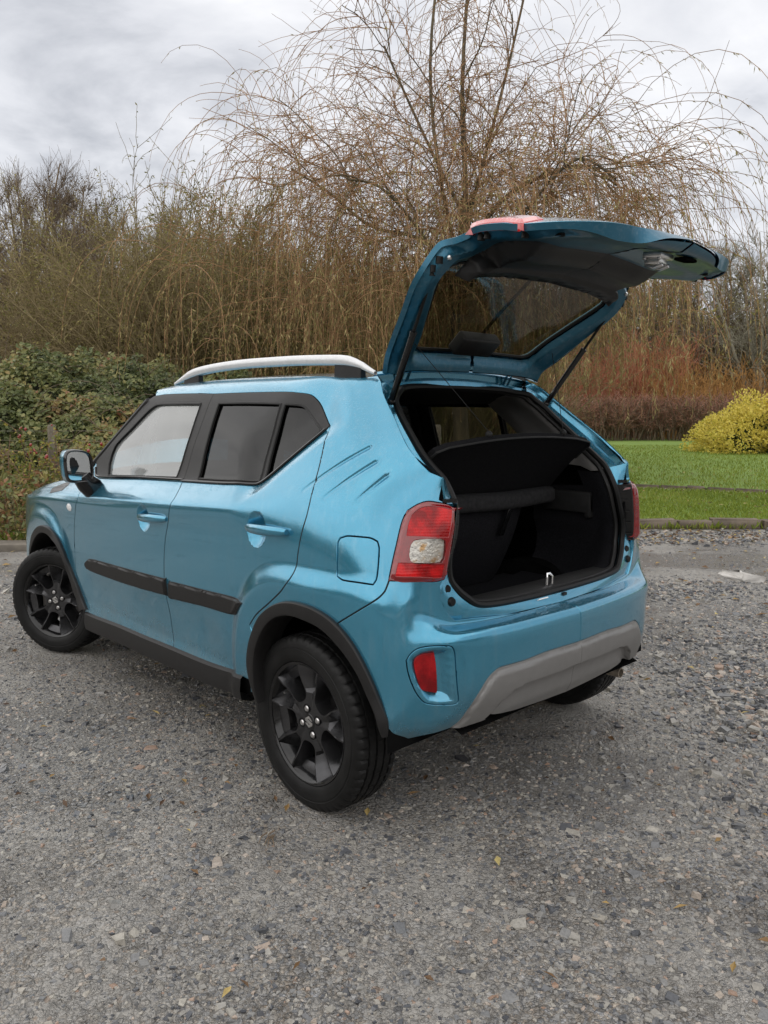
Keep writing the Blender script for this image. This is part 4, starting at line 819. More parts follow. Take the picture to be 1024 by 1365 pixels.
# body skin control data
UVD = {
 'seam_fd': [(1.9360, 1.1932), (1.9464, 1.1305), (1.8637, 1.0229), (1.8638, 0.9656), (1.8947, 0.8987), (1.9230, 0.8230), (1.9417, 0.7465), (1.9478, 0.6760), (1.9400, 0.7057), (1.9533, 0.6162), (1.9640, 0.5496), (1.9627, 0.4902), (1.9492, 0.4445), (1.9321, 0.3999), (1.8916, 0.3734), (1.8526, 0.3498)],
 'sill_top': [(1.8526, 0.3498), (1.7617, 0.3498), (1.6250, 0.3549), (1.4505, 0.3611), (1.1719, 0.3653), (0.9134, 0.3711), (0.6034, 0.3777), (0.3405, 0.3971), (0.2921, 0.3961)],
 'seam_dd': [(0.9063, 1.1229), (0.8549, 1.0279), (0.8744, 0.9604), (0.9133, 0.8733), (0.9374, 0.7901), (0.9476, 0.7200), (0.9535, 0.6147), (0.9451, 0.5334), (0.9340, 0.4523), (0.9134, 0.3711)],
 'pillar_b': [(0.8654, 1.4506), (0.8801, 1.3221), (0.8980, 1.2317), (0.9051, 1.1397), (0.9056, 1.1260)],
 'drip_f': [(1.4493, 1.4586), (1.3519, 1.4630), (1.0945, 1.4580), (0.8654, 1.4506)],
 'drip_r': [(0.8654, 1.4506), (0.5187, 1.4539), (0.2602, 1.4553), (0.1782, 1.4522), (0.1055, 1.4220), (0.0096, 1.3420)],
 'a_line': [(1.9345, 1.1931), (1.8175, 1.2360), (1.6650, 1.3252), (1.5719, 1.3976), (1.5013, 1.4360), (1.4493, 1.4586)],
 'glass_f': [(0.9402, 1.4076), (1.1469, 1.4102), (1.3722, 1.4099), (1.4444, 1.3865), (1.5735, 1.3140), (1.7177, 1.2444), (1.7425, 1.2134), (1.7469, 1.1836), (1.7130, 1.1441), (1.3485, 1.1471), (0.9746, 1.1467), (0.9595, 1.2238), (0.9466, 1.3218)],
 'waist_f': [(1.9360, 1.1932), (1.8682, 1.1411), (1.7868, 1.1329), (1.3406, 1.1400), (0.9014, 1.1361)],
 'glass_r': [(0.7880, 1.4072), (0.5648, 1.4087), (0.3397, 1.4069), (0.3337, 1.3163), (0.3366, 1.2231), (0.3308, 1.1428), (0.5202, 1.1401), (0.7754, 1.1440), (0.7866, 1.2334)],
 'glass_q': [(0.3121, 1.4065), (0.2300, 1.4096), (0.1902, 1.4045), (0.1179, 1.3635), (0.0498, 1.3226), (0.1475, 1.2472), (0.2561, 1.1735), (0.2983, 1.1444), (0.3092, 1.2321), (0.3087, 1.3266)],
 'kick': [(0.0096, 1.3420), (0.1423, 1.2421), (0.2496, 1.1682), (0.3059, 1.1390), (0.3404, 1.1304), (0.5475, 1.1268), (0.9127, 1.1327)],
 'seam_rd': [(0.0096, 1.3420), (-0.0074, 1.2275), (-0.0202, 1.1204), (-0.0271, 1.0184), (-0.0141, 0.9491), (-0.0036, 0.8887), (0.0014, 0.8504), (0.0128, 0.8223), (0.0553, 0.7757), (0.1317, 0.7190), (0.2123, 0.6631), (0.2598, 0.6161)],
 'fuel': [(-0.1823, 0.9456), (-0.1888, 0.9582), (-0.2127, 0.9654), (-0.2548, 0.9659), (-0.2955, 0.9641), (-0.3200, 0.9557), (-0.3294, 0.9396), (-0.3338, 0.9128), (-0.3359, 0.8857), (-0.3346, 0.8534), (-0.3248, 0.8389), (-0.2741, 0.8417), (-0.2119, 0.8438), (-0.1904, 0.8521), (-0.1871, 0.8947)],
 'seam_bq': [(-0.1674, 0.6800), (-0.2094, 0.7133), (-0.2854, 0.7628), (-0.3483, 0.7999), (-0.3703, 0.8196), (-0.3789, 0.8421), (-0.3813, 0.8510)],
 'arch_r_out': [(0.2492, 0.3369), (0.2677, 0.3869), (0.2837, 0.4608), (0.2666, 0.5338), (0.2317, 0.6006), (0.1824, 0.6642), (0.1099, 0.7143), (0.0367, 0.7433), (-0.0294, 0.7525), (-0.1031, 0.7482), (-0.1691, 0.7291), (-0.2214, 0.6972), (-0.2708, 0.6477), (-0.3168, 0.5764), (-0.3530, 0.4992), (-0.3798, 0.4277), (-0.3872, 0.4060), (-0.3823, 0.3555)],
 'arch_r_in': [(0.2264, 0.3314), (0.2366, 0.3872), (0.2289, 0.4745), (0.2085, 0.5388), (0.1653, 0.6064), (0.1126, 0.6579), (0.0579, 0.6863), (-0.0049, 0.7007), (-0.0713, 0.6978), (-0.1408, 0.6837), (-0.1951, 0.6525), (-0.2459, 0.6071), (-0.2855, 0.5564), (-0.3156, 0.4940), (-0.3485, 0.4187), (-0.3654, 0.3575)],
 'arch_f_out': [(2.6842, 0.5236), (2.6579, 0.5808), (2.6105, 0.6337), (2.5490, 0.6850), (2.4508, 0.7355), (2.3512, 0.7589), (2.2368, 0.7607), (2.1697, 0.7388), (2.1137, 0.7024), (2.0716, 0.6553), (2.0343, 0.5956), (1.9910, 0.5369), (1.9360, 0.4744), (1.8987, 0.4147), (1.8607, 0.3838), (1.8346, 0.3696)],
 'arch_f_in': [(2.6597, 0.5212), (2.6350, 0.5581), (2.5763, 0.6056), (2.4890, 0.6613), (2.3925, 0.7041), (2.2975, 0.7208), (2.2036, 0.7116), (2.1310, 0.6790), (2.0912, 0.6426), (2.0578, 0.5876), (2.0295, 0.5203), (1.9987, 0.4526), (1.9518, 0.3861), (1.9072, 0.3545)],
 'lamp': [(-0.3803, 0.8523), (-0.3828, 0.8803), (-0.3867, 0.9504), (-0.3859, 1.0141), (-0.3929, 1.0409), (-0.4189, 1.0566), (-0.4464, 1.0632), (-0.4962, 1.0593), (-0.5479, 1.0564), (-0.5860, 1.0489), (-0.6004, 1.0013), (-0.5983, 0.9355), (-0.6124, 0.8631), (-0.6021, 0.8521), (-0.5535, 0.8496), (-0.4404, 0.8441)],
 'lamp_red_hi': [(-0.4136, 0.9692), (-0.4114, 1.0011), (-0.4138, 1.0255), (-0.4303, 1.0412), (-0.4540, 1.0475), (-0.5033, 1.0461), (-0.5706, 1.0420), (-0.5763, 1.0097), (-0.5734, 0.9641)],
 'lamp_red_lo': [(-0.4025, 0.8623), (-0.4050, 0.8977), (-0.5807, 0.8924), (-0.5791, 0.8601)],
 'lamp_clear': [(-0.4372, 0.9182), (-0.4353, 0.9433), (-0.4436, 0.9558), (-0.4725, 0.9585), (-0.5435, 0.9594), (-0.5625, 0.9541), (-0.5688, 0.9335), (-0.5733, 0.9060), (-0.5653, 0.8972), (-0.5100, 0.8965), (-0.4579, 0.8985), (-0.4442, 0.9046)],
 'bump_flange': [(-0.5884, 0.8486), (-0.5853, 0.8205), (-0.5904, 0.7996), (-0.6149, 0.7732), (-0.7025, 0.7735), (-0.9369, 0.7555)],
 'ledge_edge': [(-0.4463, 0.8431), (-0.4623, 0.8031), (-0.4927, 0.7572), (-0.5141, 0.7269), (-0.5433, 0.7044), (-0.6105, 0.6986)],
 'skid': [(-0.6053, 0.3179), (-0.6307, 0.3544), (-0.6450, 0.4154), (-0.6615, 0.4737), (-0.6880, 0.5204), (-0.7086, 0.5373), (-0.7359, 0.5479), (-0.7956, 0.5474), (-0.8443, 0.5469), (-0.9545, 0.5527), (-1.1500, 0.5510), (-1.1500, 0.5990)],
 'skid_low': [(-0.6053, 0.3181), (-0.7150, 0.2780), (-0.7375, 0.2997), (-0.8333, 0.2952), (-0.9940, 0.2750), (-1.1140, 0.2750)],
 'skid_in': [(-0.7221, 0.3234), (-0.7459, 0.3863), (-0.7677, 0.4337), (-0.7946, 0.4486), (-0.8561, 0.4432), (-1.0140, 0.4394), (-1.1500, 0.4550)],
 'fog': [(-0.4451, 0.6154), (-0.4588, 0.6338), (-0.4832, 0.6514), (-0.5140, 0.6574), (-0.5384, 0.6566), (-0.5597, 0.6537), (-0.5710, 0.6458), (-0.5787, 0.6241), (-0.5827, 0.5902), (-0.5863, 0.5580), (-0.5917, 0.5163), (-0.6001, 0.4672), (-0.5973, 0.4551), (-0.5842, 0.4516), (-0.5524, 0.4554), (-0.5256, 0.4586), (-0.4985, 0.4693), (-0.4753, 0.5018), (-0.4573, 0.5437), (-0.4472, 0.5825)],
 'reflector': [(-0.4682, 0.6098), (-0.4769, 0.6234), (-0.4959, 0.6306), (-0.5261, 0.6295), (-0.5316, 0.5892), (-0.5381, 0.5008), (-0.5364, 0.4930), (-0.5058, 0.5043), (-0.4882, 0.5164), (-0.4772, 0.5472), (-0.4694, 0.5814)],
 'slash': [(-0.2142, 1.2581), (-0.0335, 1.0921), (-0.2456, 1.2075), (-0.1236, 1.0786), (-0.2829, 1.1578), (-0.2077, 1.0715)],
 'handle_r': [(0.2941, 0.9540), (0.0479, 0.9586), (0.1778, 0.9544)],
 'handle_f': [(1.1688, 0.9264), (0.8993, 0.9390), (1.0257, 0.9338)],
 'mould_f': [(1.8031, 0.6241), (1.7630, 0.6433), (1.6944, 0.6502), (1.2979, 0.6610), (0.9336, 0.6728), (0.9322, 0.6008), (1.2661, 0.5866), (1.6233, 0.5830), (1.7844, 0.5883), (1.8094, 0.6066)],
 'mould_r': [(0.8989, 0.6671), (0.8633, 0.6705), (0.5801, 0.6815), (0.4045, 0.6892), (0.3067, 0.6852), (0.3813, 0.6257), (0.5914, 0.6140), (0.9059, 0.5939)],
 'vent': [(2.2921, 0.9946), (2.3020, 1.0230), (2.2580, 1.0457), (2.1587, 1.0963), (2.1195, 1.0528), (2.1201, 1.0213)],
 'indicator': [(1.9751, 0.9018)],
 'bumper_low': [(-0.3893, 0.3749), (-0.4164, 0.3398), (-0.4541, 0.3079), (-0.4955, 0.2950), (-0.5504, 0.3031), (-0.6053, 0.3181)],
 'dfold': [(-0.4743, 1.4974), (-0.4684, 1.4545), (-0.4687, 1.3471), (-0.4678, 1.2668), (-0.4413, 1.2084), (-0.4441, 1.1661), (-0.4745, 1.1396)],
 'lamp_top_edge': [(-0.4745, 1.1396), (-0.4972, 1.0688)],
}
RAIL = np.array([(-0.0115, 0.475, 1.5128), (0.024, 0.4777, 1.528), (0.0625, 0.4805, 1.5452), (0.1079, 0.4832, 1.5583), (0.1671, 0.4859, 1.5667), (0.3778, 0.4886, 1.5768), (0.5815, 0.4914, 1.5812), (0.8242, 0.4941, 1.5831), (1.058, 0.4968, 1.5758), (1.2132, 0.4995, 1.5624), (1.3147, 0.5023, 1.5395), (1.4028, 0.505, 1.5162)])

# ------------------------------------------------------------------ the car: panels cut from the body skin
def smooth_line(p, step=.012, corner=38, closed=False):
    """Catmull-Rom through traced (u, v) points, keeping real corners"""
    p = np.asarray(p, float); n = len(p)
    if closed: idx = [(i-1) % n for i in range(n)], [(i+1) % n for i in range(n)]
    cs = []
    for i in range(n):
        if not closed and i in (0, n-1): cs.append(True); continue
        a = p[i]-p[i-1]; b = p[(i+1) % n]-p[i]
        ang = abs(math.degrees(math.atan2(a[0]*b[1]-a[1]*b[0], a@b))); cs.append(ang > corner)
    out = []
    for i in range(n if closed else n-1):
        j = (i+1) % n; d = p[j]-p[i]; L = np.hypot(*d)
        mi = d if cs[i] else (p[j]-p[i-1])*.5*min(1, L/max(1e-6, np.hypot(*(p[i]-p[i-1]))))
        mj = d if cs[j] else (p[(j+1) % n]-p[i])*.5*min(1, L/max(1e-6, np.hypot(*(p[(j+1) % n]-p[j]))))
        for k in range(max(1, int(math.ceil(L/step)))):
            t = k/max(1, int(math.ceil(L/step)))
            out.append((2*t**3-3*t*t+1)*p[i]+(t**3-2*t*t+t)*mi+(-2*t**3+3*t*t)*p[j]+(t**3-t*t)*mj)
    if not closed: out.append(p[-1])
    return np.array(out)
def inpoly(P, poly):
    x, y = P[:, 0][:, None], P[:, 1][:, None]; a = poly; b = np.roll(poly, -1, 0)
    c = (a[:, 1][None] > y) != (b[:, 1][None] > y)
    with np.errstate(divide='ignore', invalid='ignore'):
        xi = (b[:, 0]-a[:, 0])[None]*(y-a[:, 1][None])/(b[:, 1]-a[:, 1])[None]+a[:, 0][None]
    return (np.sum(c & (x < xi), 1) % 2) == 1
def cat(*ls):
    out = []
    for l in ls:
        for p in l:
            if not out or np.hypot(*(np.asarray(p)-out[-1])) > 2.5e-3: out.append(np.asarray(p, float))
    if np.hypot(*(out[0]-out[-1])) < 2.5e-3: out.pop()
    return np.array(out)
def cdt(outer, cuts, res, fine=(), lines=()):
    pts = []; edges = []
    def loop(l, closed=True):
        b = len(pts); l = list(l)
        m = len(l)
        for i in range(m): pts.append(tuple(l[i]))
        edges.extend((b+i, b+(i+1) % m) for i in range(m if closed else m-1))
    outer = np.asarray(outer); loop(outer)
    for c in cuts: loop(c)
    for c in lines: loop(c, False)
    lo, hi = outer.min(0), outer.max(0)
    gx = np.arange(lo[0], hi[0], res); gy = np.arange(lo[1], hi[1], res*.866)
    X, Y = np.meshgrid(gx, gy); X[1::2] += res/2; Q = np.stack([X.ravel(), Y.ravel()], 1)
    for a, b, c, d, r in fine:          # locally finer points for small pressed details
        if b < lo[0] or a > hi[0] or d < lo[1] or c > hi[1]: continue
        Q = Q[~((Q[:, 0] > a) & (Q[:, 0] < b) & (Q[:, 1] > c) & (Q[:, 1] < d))]
        fx, fy = np.meshgrid(np.arange(a, b, r), np.arange(c, d, r*.866)); fx[1::2] += r/2; Q = np.concatenate([Q, np.stack([fx.ravel(), fy.ravel()], 1)])
    Q = Q[inpoly(Q, outer)]
    for c in cuts: Q = Q[~inpoly(Q, np.asarray(c))]
    bp = np.array(pts)
    keep = np.ones(len(Q), bool)
    for k in range(0, len(Q), 2000):
        d = np.min(((Q[k:k+2000, None]-bp[None])**2).sum(-1), 1); keep[k:k+2000] = d > (res*.4)**2
    Q = Q[keep]; pts += [tuple(q) for q in Q]
    r = geometry.delaunay_2d_cdt([Vector(p) for p in pts], edges, [], 0, 1e-5)
    V = np.array([tuple(v) for v in r[0]]); F = np.array([f for f in r[2] if len(f) == 3])
    C = V[F].mean(1); k = inpoly(C, outer)
    for c in cuts: k &= ~inpoly(C, np.asarray(c))
    F = F[k]
    a = V[F]; ar = (a[:, 1, 0]-a[:, 0, 0])*(a[:, 2, 1]-a[:, 0, 1])-(a[:, 1, 1]-a[:, 0, 1])*(a[:, 2, 0]-a[:, 0, 0])
    F = F[np.abs(ar) > 1e-9]; ar = ar[np.abs(ar) > 1e-9]; F[ar < 0] = F[ar < 0][:, ::-1]
    used, inv = np.unique(F, return_inverse=True)
    return V[used], inv.reshape(F.shape)
def panel_data(outer, cuts=(), f=None, res=.014, gap=.0036, lip=.014, roll=.0012, fine=()):
    f = f or skin
    UVp, F = cdt(outer, cuts, res, fine)
    E = np.concatenate([F[:, [0, 1]], F[:, [1, 2]], F[:, [2, 0]]]); key = {}
    for a, b in E: key[(int(a), int(b))] = 1
    B = [(a, b) for a, b in key if (b, a) not in key]      # boundary, interior on the left
    P = f(UVp[:, 0], UVp[:, 1]); N = nrm(UVp[:, 0], UVp[:, 1], f, 1.5e-3)
    F = F[:, ::-1]; B = [(b, a) for a, b in B]      # (u, v) is left-handed seen from outside
    inn = np.zeros_like(P)
    for a, b in B:
        t = P[b]-P[a]; w = np.cross(N[a], t); L = np.linalg.norm(w)
        if L > 1e-9: inn[a] += w/L; inn[b] += w/L
    ids = sorted({i for e in B for i in e}); L = np.linalg.norm(inn[ids], axis=1, keepdims=True); inn[ids] /= np.maximum(L, 1e-9)
    P[ids] += inn[ids]*gap
    if lip > 0:
        n0 = len(P); mp = {i: k for k, i in enumerate(ids)}; m = len(ids); I = np.array(ids)
        r1 = P[I]-inn[I]*roll-N[I]*roll; r2 = P[I]-inn[I]*roll*1.2-N[I]*lip
        n1 = N[I]*.6-inn[I]*.8; n2 = -inn[I]
        P = np.concatenate([P, r1, r2]); N = np.concatenate([N, n1, n2])
        Q = [(b, a, n0+mp[a], n0+mp[b]) for a, b in B]+[(n0+mp[b], n0+mp[a], n0+m+mp[a], n0+m+mp[b]) for a, b in B]
    else: Q = []
    N = N/np.maximum(np.linalg.norm(N, axis=1, keepdims=True), 1e-9)
    return P, F, Q, N
def emit(name, d, m, parent, mirror=False):
    P, F, Q, N = d
    if mirror:
        s = np.array([1, -1, 1]); P = P*s; N = N*s; F = F[:, ::-1]; Q = [q[::-1] for q in Q]
    return link(name, np_mesh(name, P, [F, np.array(Q)] if len(Q) else F, m, True, N), parent)
def both_halves(name, d, m, parent):
    """one mesh spanning both sides"""
    P, F, Q, N = d; s = np.array([1, -1, 1]); n = len(P)
    V = np.concatenate([P, P*s]); NN = np.concatenate([N, N*s]); F2 = np.concatenate([F, F[:, ::-1]+n])
    Fs = [F2]
    if len(Q): Q = np.array(Q); Fs.append(np.concatenate([Q, Q[:, ::-1]+n]))
    return link(name, np_mesh(name, V, Fs, m, True, NN), parent)
def off(k):
    """surface offset outward by k (number or function of u, v)"""
    def f(u, v):
        P = skin(u, v); n = skinN(u, v)
        kk = k(u, v)[..., None] if callable(k) else k
        return P+n*kk
    return f
L_ = {k: np.array(v) for k, v in UVD.items()}
S = {k: smooth_line(v) for k, v in L_.items()}
SC_ = lambda k, **a: smooth_line(L_[k], closed=True, **a)
P3 = lambda uv: skin(np.array(uv)[:, 0], np.array(uv)[:, 1])
rv = lambda a: a[::-1]
car = tag(empty('car', (0, 0, 0)), 'teal blue hatchback with black wheel arches and raised tailgate on wet gravel', 'car')

# split the sill edge at the door seam
st = L_['sill_top']; kd = int(np.argmin(np.hypot(*(st-L_['seam_dd'][-1]).T)))
sill_f = smooth_line(st[:kd+1]); sill_r = smooth_line(st[kd:])
def rs2(l, n):
    l = smooth_line(l); d = np.concatenate([[0], np.cumsum(np.hypot(*np.diff(l, axis=0).T))]); t = np.linspace(0, d[-1], n)
    return np.stack([np.interp(t, d, l[:, 0]), np.interp(t, d, l[:, 1])], 1)
mid = lambda a, b: (rs2(L_[a], 90)+rs2(L_[b], 90))*.5
arch_r = mid('arch_r_out', 'arch_r_in'); arch_f = mid('arch_f_out', 'arch_f_in')
arch_r_cut = np.concatenate([arch_r, [[arch_r[-1][0]-.03, .20], [arch_r[0][0]+.02, .20]]]); arch_f_cut = np.concatenate([arch_f, [[arch_f[-1][0], .20], [2.95, .20]]])
# front door
fd_poly = cat(S['seam_fd'][:], sill_f[1:], rv(S['seam_dd']), rv(S['waist_f'])[:])
kickline = S['kick']
i_k = int(np.argmin(np.hypot(*(kickline-L_['seam_dd'][0]).T)))
rd_poly = cat(S['seam_dd'], sill_r[1:], [[.30, .30]], [[.2, .5]], rv(S['seam_rd']), kickline)
frame_f = cat(S['a_line'], S['drip_f'][1:], S['pillar_b'][1:], rv(S['waist_f']))
frame_r = cat(rv(S['pillar_b']), S['drip_r'][1:], kickline[1:])
gf = SC_('glass_f'); gr = SC_('glass_r'); gq = SC_('glass_q')
V_T = 1.545
quarter = cat(rv(S['dfold']), [[-.475, V_T]], [[-.2, V_T]], [[.10, V_T]], [[.5, V_T]], [[1.0, V_T]], [[1.40, V_T]], [[1.50, 1.50]], rv(S['drip_f'])[:0], [L_['a_line'][-1]], S['drip_f'][1:], S['drip_r'][1:], S['seam_rd'][1:], [[.15, .45]], [[-.1, .45]], rv(arch_r)[:0], S['seam_bq'][0:], S['lamp'][1:int(len(S['lamp'])*.48)], [L_['lamp_top_edge'][1]], [L_['dfold'][-1]])
fuel = SC_('fuel')
fender = cat([L_['seam_fd'][0]], S['seam_fd'][1:], [[2.3, .30]], [[2.9, .40]], [[2.9, .6]], [[2.86, .80]], [[2.80, .99]], [[2.6, 1.03]], [[2.4, 1.075]], [[2.2, 1.11]], [[2.0, 1.135]])
def dens_open(p, step=.012): return np.concatenate([np.linspace(p[i], p[i+1], max(2, int(np.hypot(*(p[i+1]-p[i]))/step)+1))[:-1] for i in range(len(p)-1)]+[p[-1:]])
def dens(poly, step=.012):
    out = []
    for i in range(len(poly)):
        a, b = poly[i], poly[(i+1) % len(poly)]; n = max(1, int(math.ceil(np.hypot(*(b-a))/step)))
        out += [a+(b-a)*k/n for k in range(n)]
    return np.array(out)
D = {}
FINE = [(-.31, .05, 1.06, 1.29, .0036)]+[(c[0]-.085, c[0]+.085, z-.085, z+.085, .006) for c, z in (((.235,), .945), ((1.118,), .925))]+[(-.1, 2.2, .975, 1.015, .006)]
D['front_door'] = panel_data(dens(fd_poly), (), res=.0115, fine=FINE)
D['rear_door'] = panel_data(dens(rd_poly), (arch_r_cut, np.array([[.22, .2], [.40, .2], [.40, .350], [.22, .350]])), res=.0115, fine=FINE)
D['quarter_panel'] = panel_data(dens(quarter), (arch_r_cut, fuel), res=.0115, fine=FINE)
D['fuel_flap'] = panel_data(fuel, (), res=.02, gap=.0035)
D['front_fender'] = panel_data(dens(fender), (arch_f_cut, SC_('vent')), res=.015)
fr_f = off(.003)
D['frame_f'] = panel_data(dens(frame_f), (gf,), f=fr_f, res=.018, gap=.002, lip=.016)
D['frame_r'] = panel_data(dens(frame_r), (gr, gq), f=fr_f, res=.018, gap=.002, lip=.016)
gl_f = off(-.006)
D['gf'] = panel_data(gf, (), f=gl_f, res=.03, gap=-.004, lip=.0)
D['gr'] = panel_data(gr, (), f=gl_f, res=.03, gap=-.004, lip=.0)
D['gq'] = panel_data(gq, (), f=gl_f, res=.03, gap=-.004, lip=.0)
# inner black shell right behind the panels, with window and arch openings, so that gaps read dark
glasshole = cat(S['a_line'][2:], S['drip_f'][1:], S['drip_r'][1:], kickline[1:], rv(S['waist_f']))
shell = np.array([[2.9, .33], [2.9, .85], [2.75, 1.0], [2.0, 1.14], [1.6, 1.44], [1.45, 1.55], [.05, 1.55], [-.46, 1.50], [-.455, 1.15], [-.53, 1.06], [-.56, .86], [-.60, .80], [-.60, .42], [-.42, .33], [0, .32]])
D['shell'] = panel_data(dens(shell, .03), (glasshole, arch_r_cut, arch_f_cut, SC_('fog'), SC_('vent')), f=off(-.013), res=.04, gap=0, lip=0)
parts = {}
for mir in (False, True):
    sd = 'right' if mir else 'left'
    fd = emit('front_door', D['front_door'], M['paint'], car, mir); rd = emit('rear_door', D['rear_door'], M['paint'], car, mir)
    parts[mir] = (fd, rd)
    qp = emit('quarter_panel', D['quarter_panel'], M['paint'], car, mir); parts['q', mir] = qp
    if not mir: emit('fuel_flap', D['fuel_flap'], M['paint'], qp)
    else: emit('patch_panel', D['fuel_flap'], M['paint'], qp, True)
    fe = emit('front_fender', D['front_fender'], M['paint'], car, mir); parts['fe', mir] = fe
    emit('window_frame', D['frame_f'], M['trim'], fd, mir); emit('window_frame', D['frame_r'], M['trim'], rd, mir)
    emit('window_glass', D['gf'], M['glass_mist_sheen'], fd, mir); emit('window_glass', D['gr'], M['glass_dark'] if not mir else M['glass_dark2'], rd, mir); emit('quarter_glass', D['gq'], M['glass_dark'] if not mir else M['glass_dark2'], rd, mir)
    emit('inner_shell', D['shell'], M['dark'], car, mir)
# thin rubber strips: waist mouldings, window channels
def strip(name, uv, r, m, parent, k=.004, n=6):
    P = off(k)(np.array(uv)[:, 0], np.array(uv)[:, 1])
    for mir, pr in zip((False, True), parent): MB().tube(P, r, n).build(name, m, pr, mirror=mir)
strip('waist_strip', S['waist_f'][3:], .0065, M['gloss_black'], (parts[False][0], parts[True][0]))
strip('waist_strip', kickline[2:], .0055, M['gloss_black'], (parts[False][1], parts[True][1]))
for k_, w in (('seam_dd', 1), ('seam_rd', 1), ('seam_fd', 0)):
    l_ = S[k_]; l_ = l_[(l_[:, 1] > .36) & (l_[:, 1] < 1.32)]
    strip('door_seam_shade', l_, .0042, M['rubber'], (parts[False][w], parts[True][w]), -.0042, 5)  # dark rubber strip added in the gap to stand in for its shade
strip('body_seam_shade', S['seam_bq'], .0036, M['rubber'], (parts['q', False], parts['q', True]), -.004, 5)  # same dark strip, shading the gap between quarter and bumper
for pl, w in ((gf, 0), (np.concatenate([gr, gr[:1]]), 1), (np.concatenate([gq, gq[:1]]), 1)):
    strip('glass_rubber', np.concatenate([pl, pl[:1]]), .0055, M['rubber'], (parts[False][w], parts[True][w]), .0015)

# ---- wheel arch trims
def arch_trim(o, i, cut):
    n = 64
    A, B = rs2(o, n), rs2(i, n)
    rows = []
    for s, k in ((0, -.004), (.02, .012), (.10, .0165), (.75, .020), (.93, .018), (1.0, .010), (1.0, -.012), (1.02, -.050), (1.06, -.085)):
        uv = A+(B-A)*s
        P = off(max(k, -.012))(uv[:, 0], uv[:, 1])
        if k < -.012: P = P+np.array([0, 1, 0])*(k+.012)
        rows.append(P)
    return np.array(rows)
for nm, o, i in (('r', 'arch_r_out', 'arch_r_in'), ('f', 'arch_f_out', 'arch_f_in')):
    G = arch_trim(L_[o], L_[i], None)
    for mir in (False, True): MB().grid(G).build('wheel_arch_trim', M['trim'], car, mirror=mir, angle=28)
# wheel housings
for cx in (0, 2.435):
    for mir in (False, True):
        rows = []
        for y in (.775, .70, .60, .50, .44, .44):
            r = .395 if y != .44 or not rows or len(rows) < 5 else .02
            rows.append([(cx+r*math.cos(t), y, .33+r*math.sin(t)) for t in np.linspace(-.02, math.pi+.02, 36)])
        MB().grid(rows).build('wheel_housing', M['dark'], car, mirror=mir)
# ---- sills
st_all = cat(sill_f, sill_r)
st_all = st_all[(st_all[:, 0] > .33) & (st_all[:, 0] < 2.01)]; st_all = np.concatenate([st_all, [[.338, st_all[-1, 1]]]])
rows = []
top = P3(st_all)
for dy, dz in ((-.012, .012), (.004, .004), (.012, -.004), (.016, -.05), (.010, -.085), (-.03, -.10), (-.30, -.10)):
    rows.append(top+np.array([0, dy, dz]))
G = np.array(rows)
for mir in (False, True): MB().grid(G).build('side_sill', M['trim'], car, mirror=mir, angle=25)
# ---- door mouldings
def raised(name, uv, h, m, parents, res=.012, bev=.010, f=None):
    """slab standing proud of the skin, with a chamfered edge"""
    c = uv.mean(0)
    def k(u, v):
        P = np.stack([u, v], -1); a = uv; b = np.roll(uv, -1, 0)
        d = b-a; L = np.maximum((d**2).sum(1), 1e-12)
        t = np.clip(((P[..., None, :]-a)*d).sum(-1)/L, 0, 1)
        q = a+t[..., None]*d
        dist = np.sqrt(((P[..., None, :]-q)**2).sum(-1)).min(-1)
        return h*(1-np.clip(1-dist/bev, 0, 1)**2*.75)
    d = panel_data(uv, (), f=off(k), res=res, gap=0, lip=h+.004, roll=.001)
    return [emit(name, d, m, pr, mir) for mir, pr in zip((False, True), parents)]
raised('door_moulding', SC_('mould_f', step=.01), .016, M['trim'], (parts[False][0], parts[True][0]), res=.007, bev=.007)
raised('door_moulding', SC_('mould_r', step=.01), .016, M['trim'], (parts[False][1], parts[True][1]), res=.007, bev=.007)
# ---- door handles: a bar over a scooped recess
for nm, w in (('handle_f', 0), ('handle_r', 1)):
    q = L_[nm]; a, b = (q[0], q[1]) if q[0][0] > q[1][0] else (q[1], q[0])
    t = np.linspace(0, 1, 13); uv = a+(b-a)*t[:, None]
    P = skin(uv[:, 0], uv[:, 1]); base_y = P[:, 1].max()
    rows = []
    for i, s in enumerate(t):
        lift = .034*min(1, math.sin(math.pi*min(max(s*1.0, .02), .98))**.45)
        hz = .0185*(.75+.25*math.sin(math.pi*s))*(1 if .04 < s < .96 else .7)
        c = np.array([P[i, 0], base_y+lift-.012, P[0, 2]+(P[-1, 2]-P[0, 2])*s])
        rows.append([(c[0], c[1]+.010*math.cos(th), c[2]+hz*math.sin(th)) for th in np.linspace(0, 2*math.pi, 13)])
    for mir in (False, True):
        mb = MB().grid(rows)
        mb.add([rows[0][k] for k in range(12)], [tuple(range(12))]); mb.add([rows[-1][k] for k in range(12)], [tuple(range(12))[::-1]])
        h = mb.build('door_handle', M['paint'], parts[mir][w], mirror=mir, angle=60)
# ---- badges, vents, indicators on the fender
def disc_on(name, uv, r, h, m, parents):
    t = np.linspace(0, 2*math.pi, 25)[:-1]
    poly = np.stack([uv[0]+r*np.cos(t), uv[1]+r*np.sin(t)], 1)
    return raised(name, poly, h, m, parents, res=.008, bev=.012)
disc_on('side_indicator', L_['indicator'][0], .027, .008, M['white'], (parts['fe', False], parts['fe', True]))
raised('hood_vent', SC_('vent', step=.008), .004, M['gloss_black'], (parts['fe', False], parts['fe', True]))

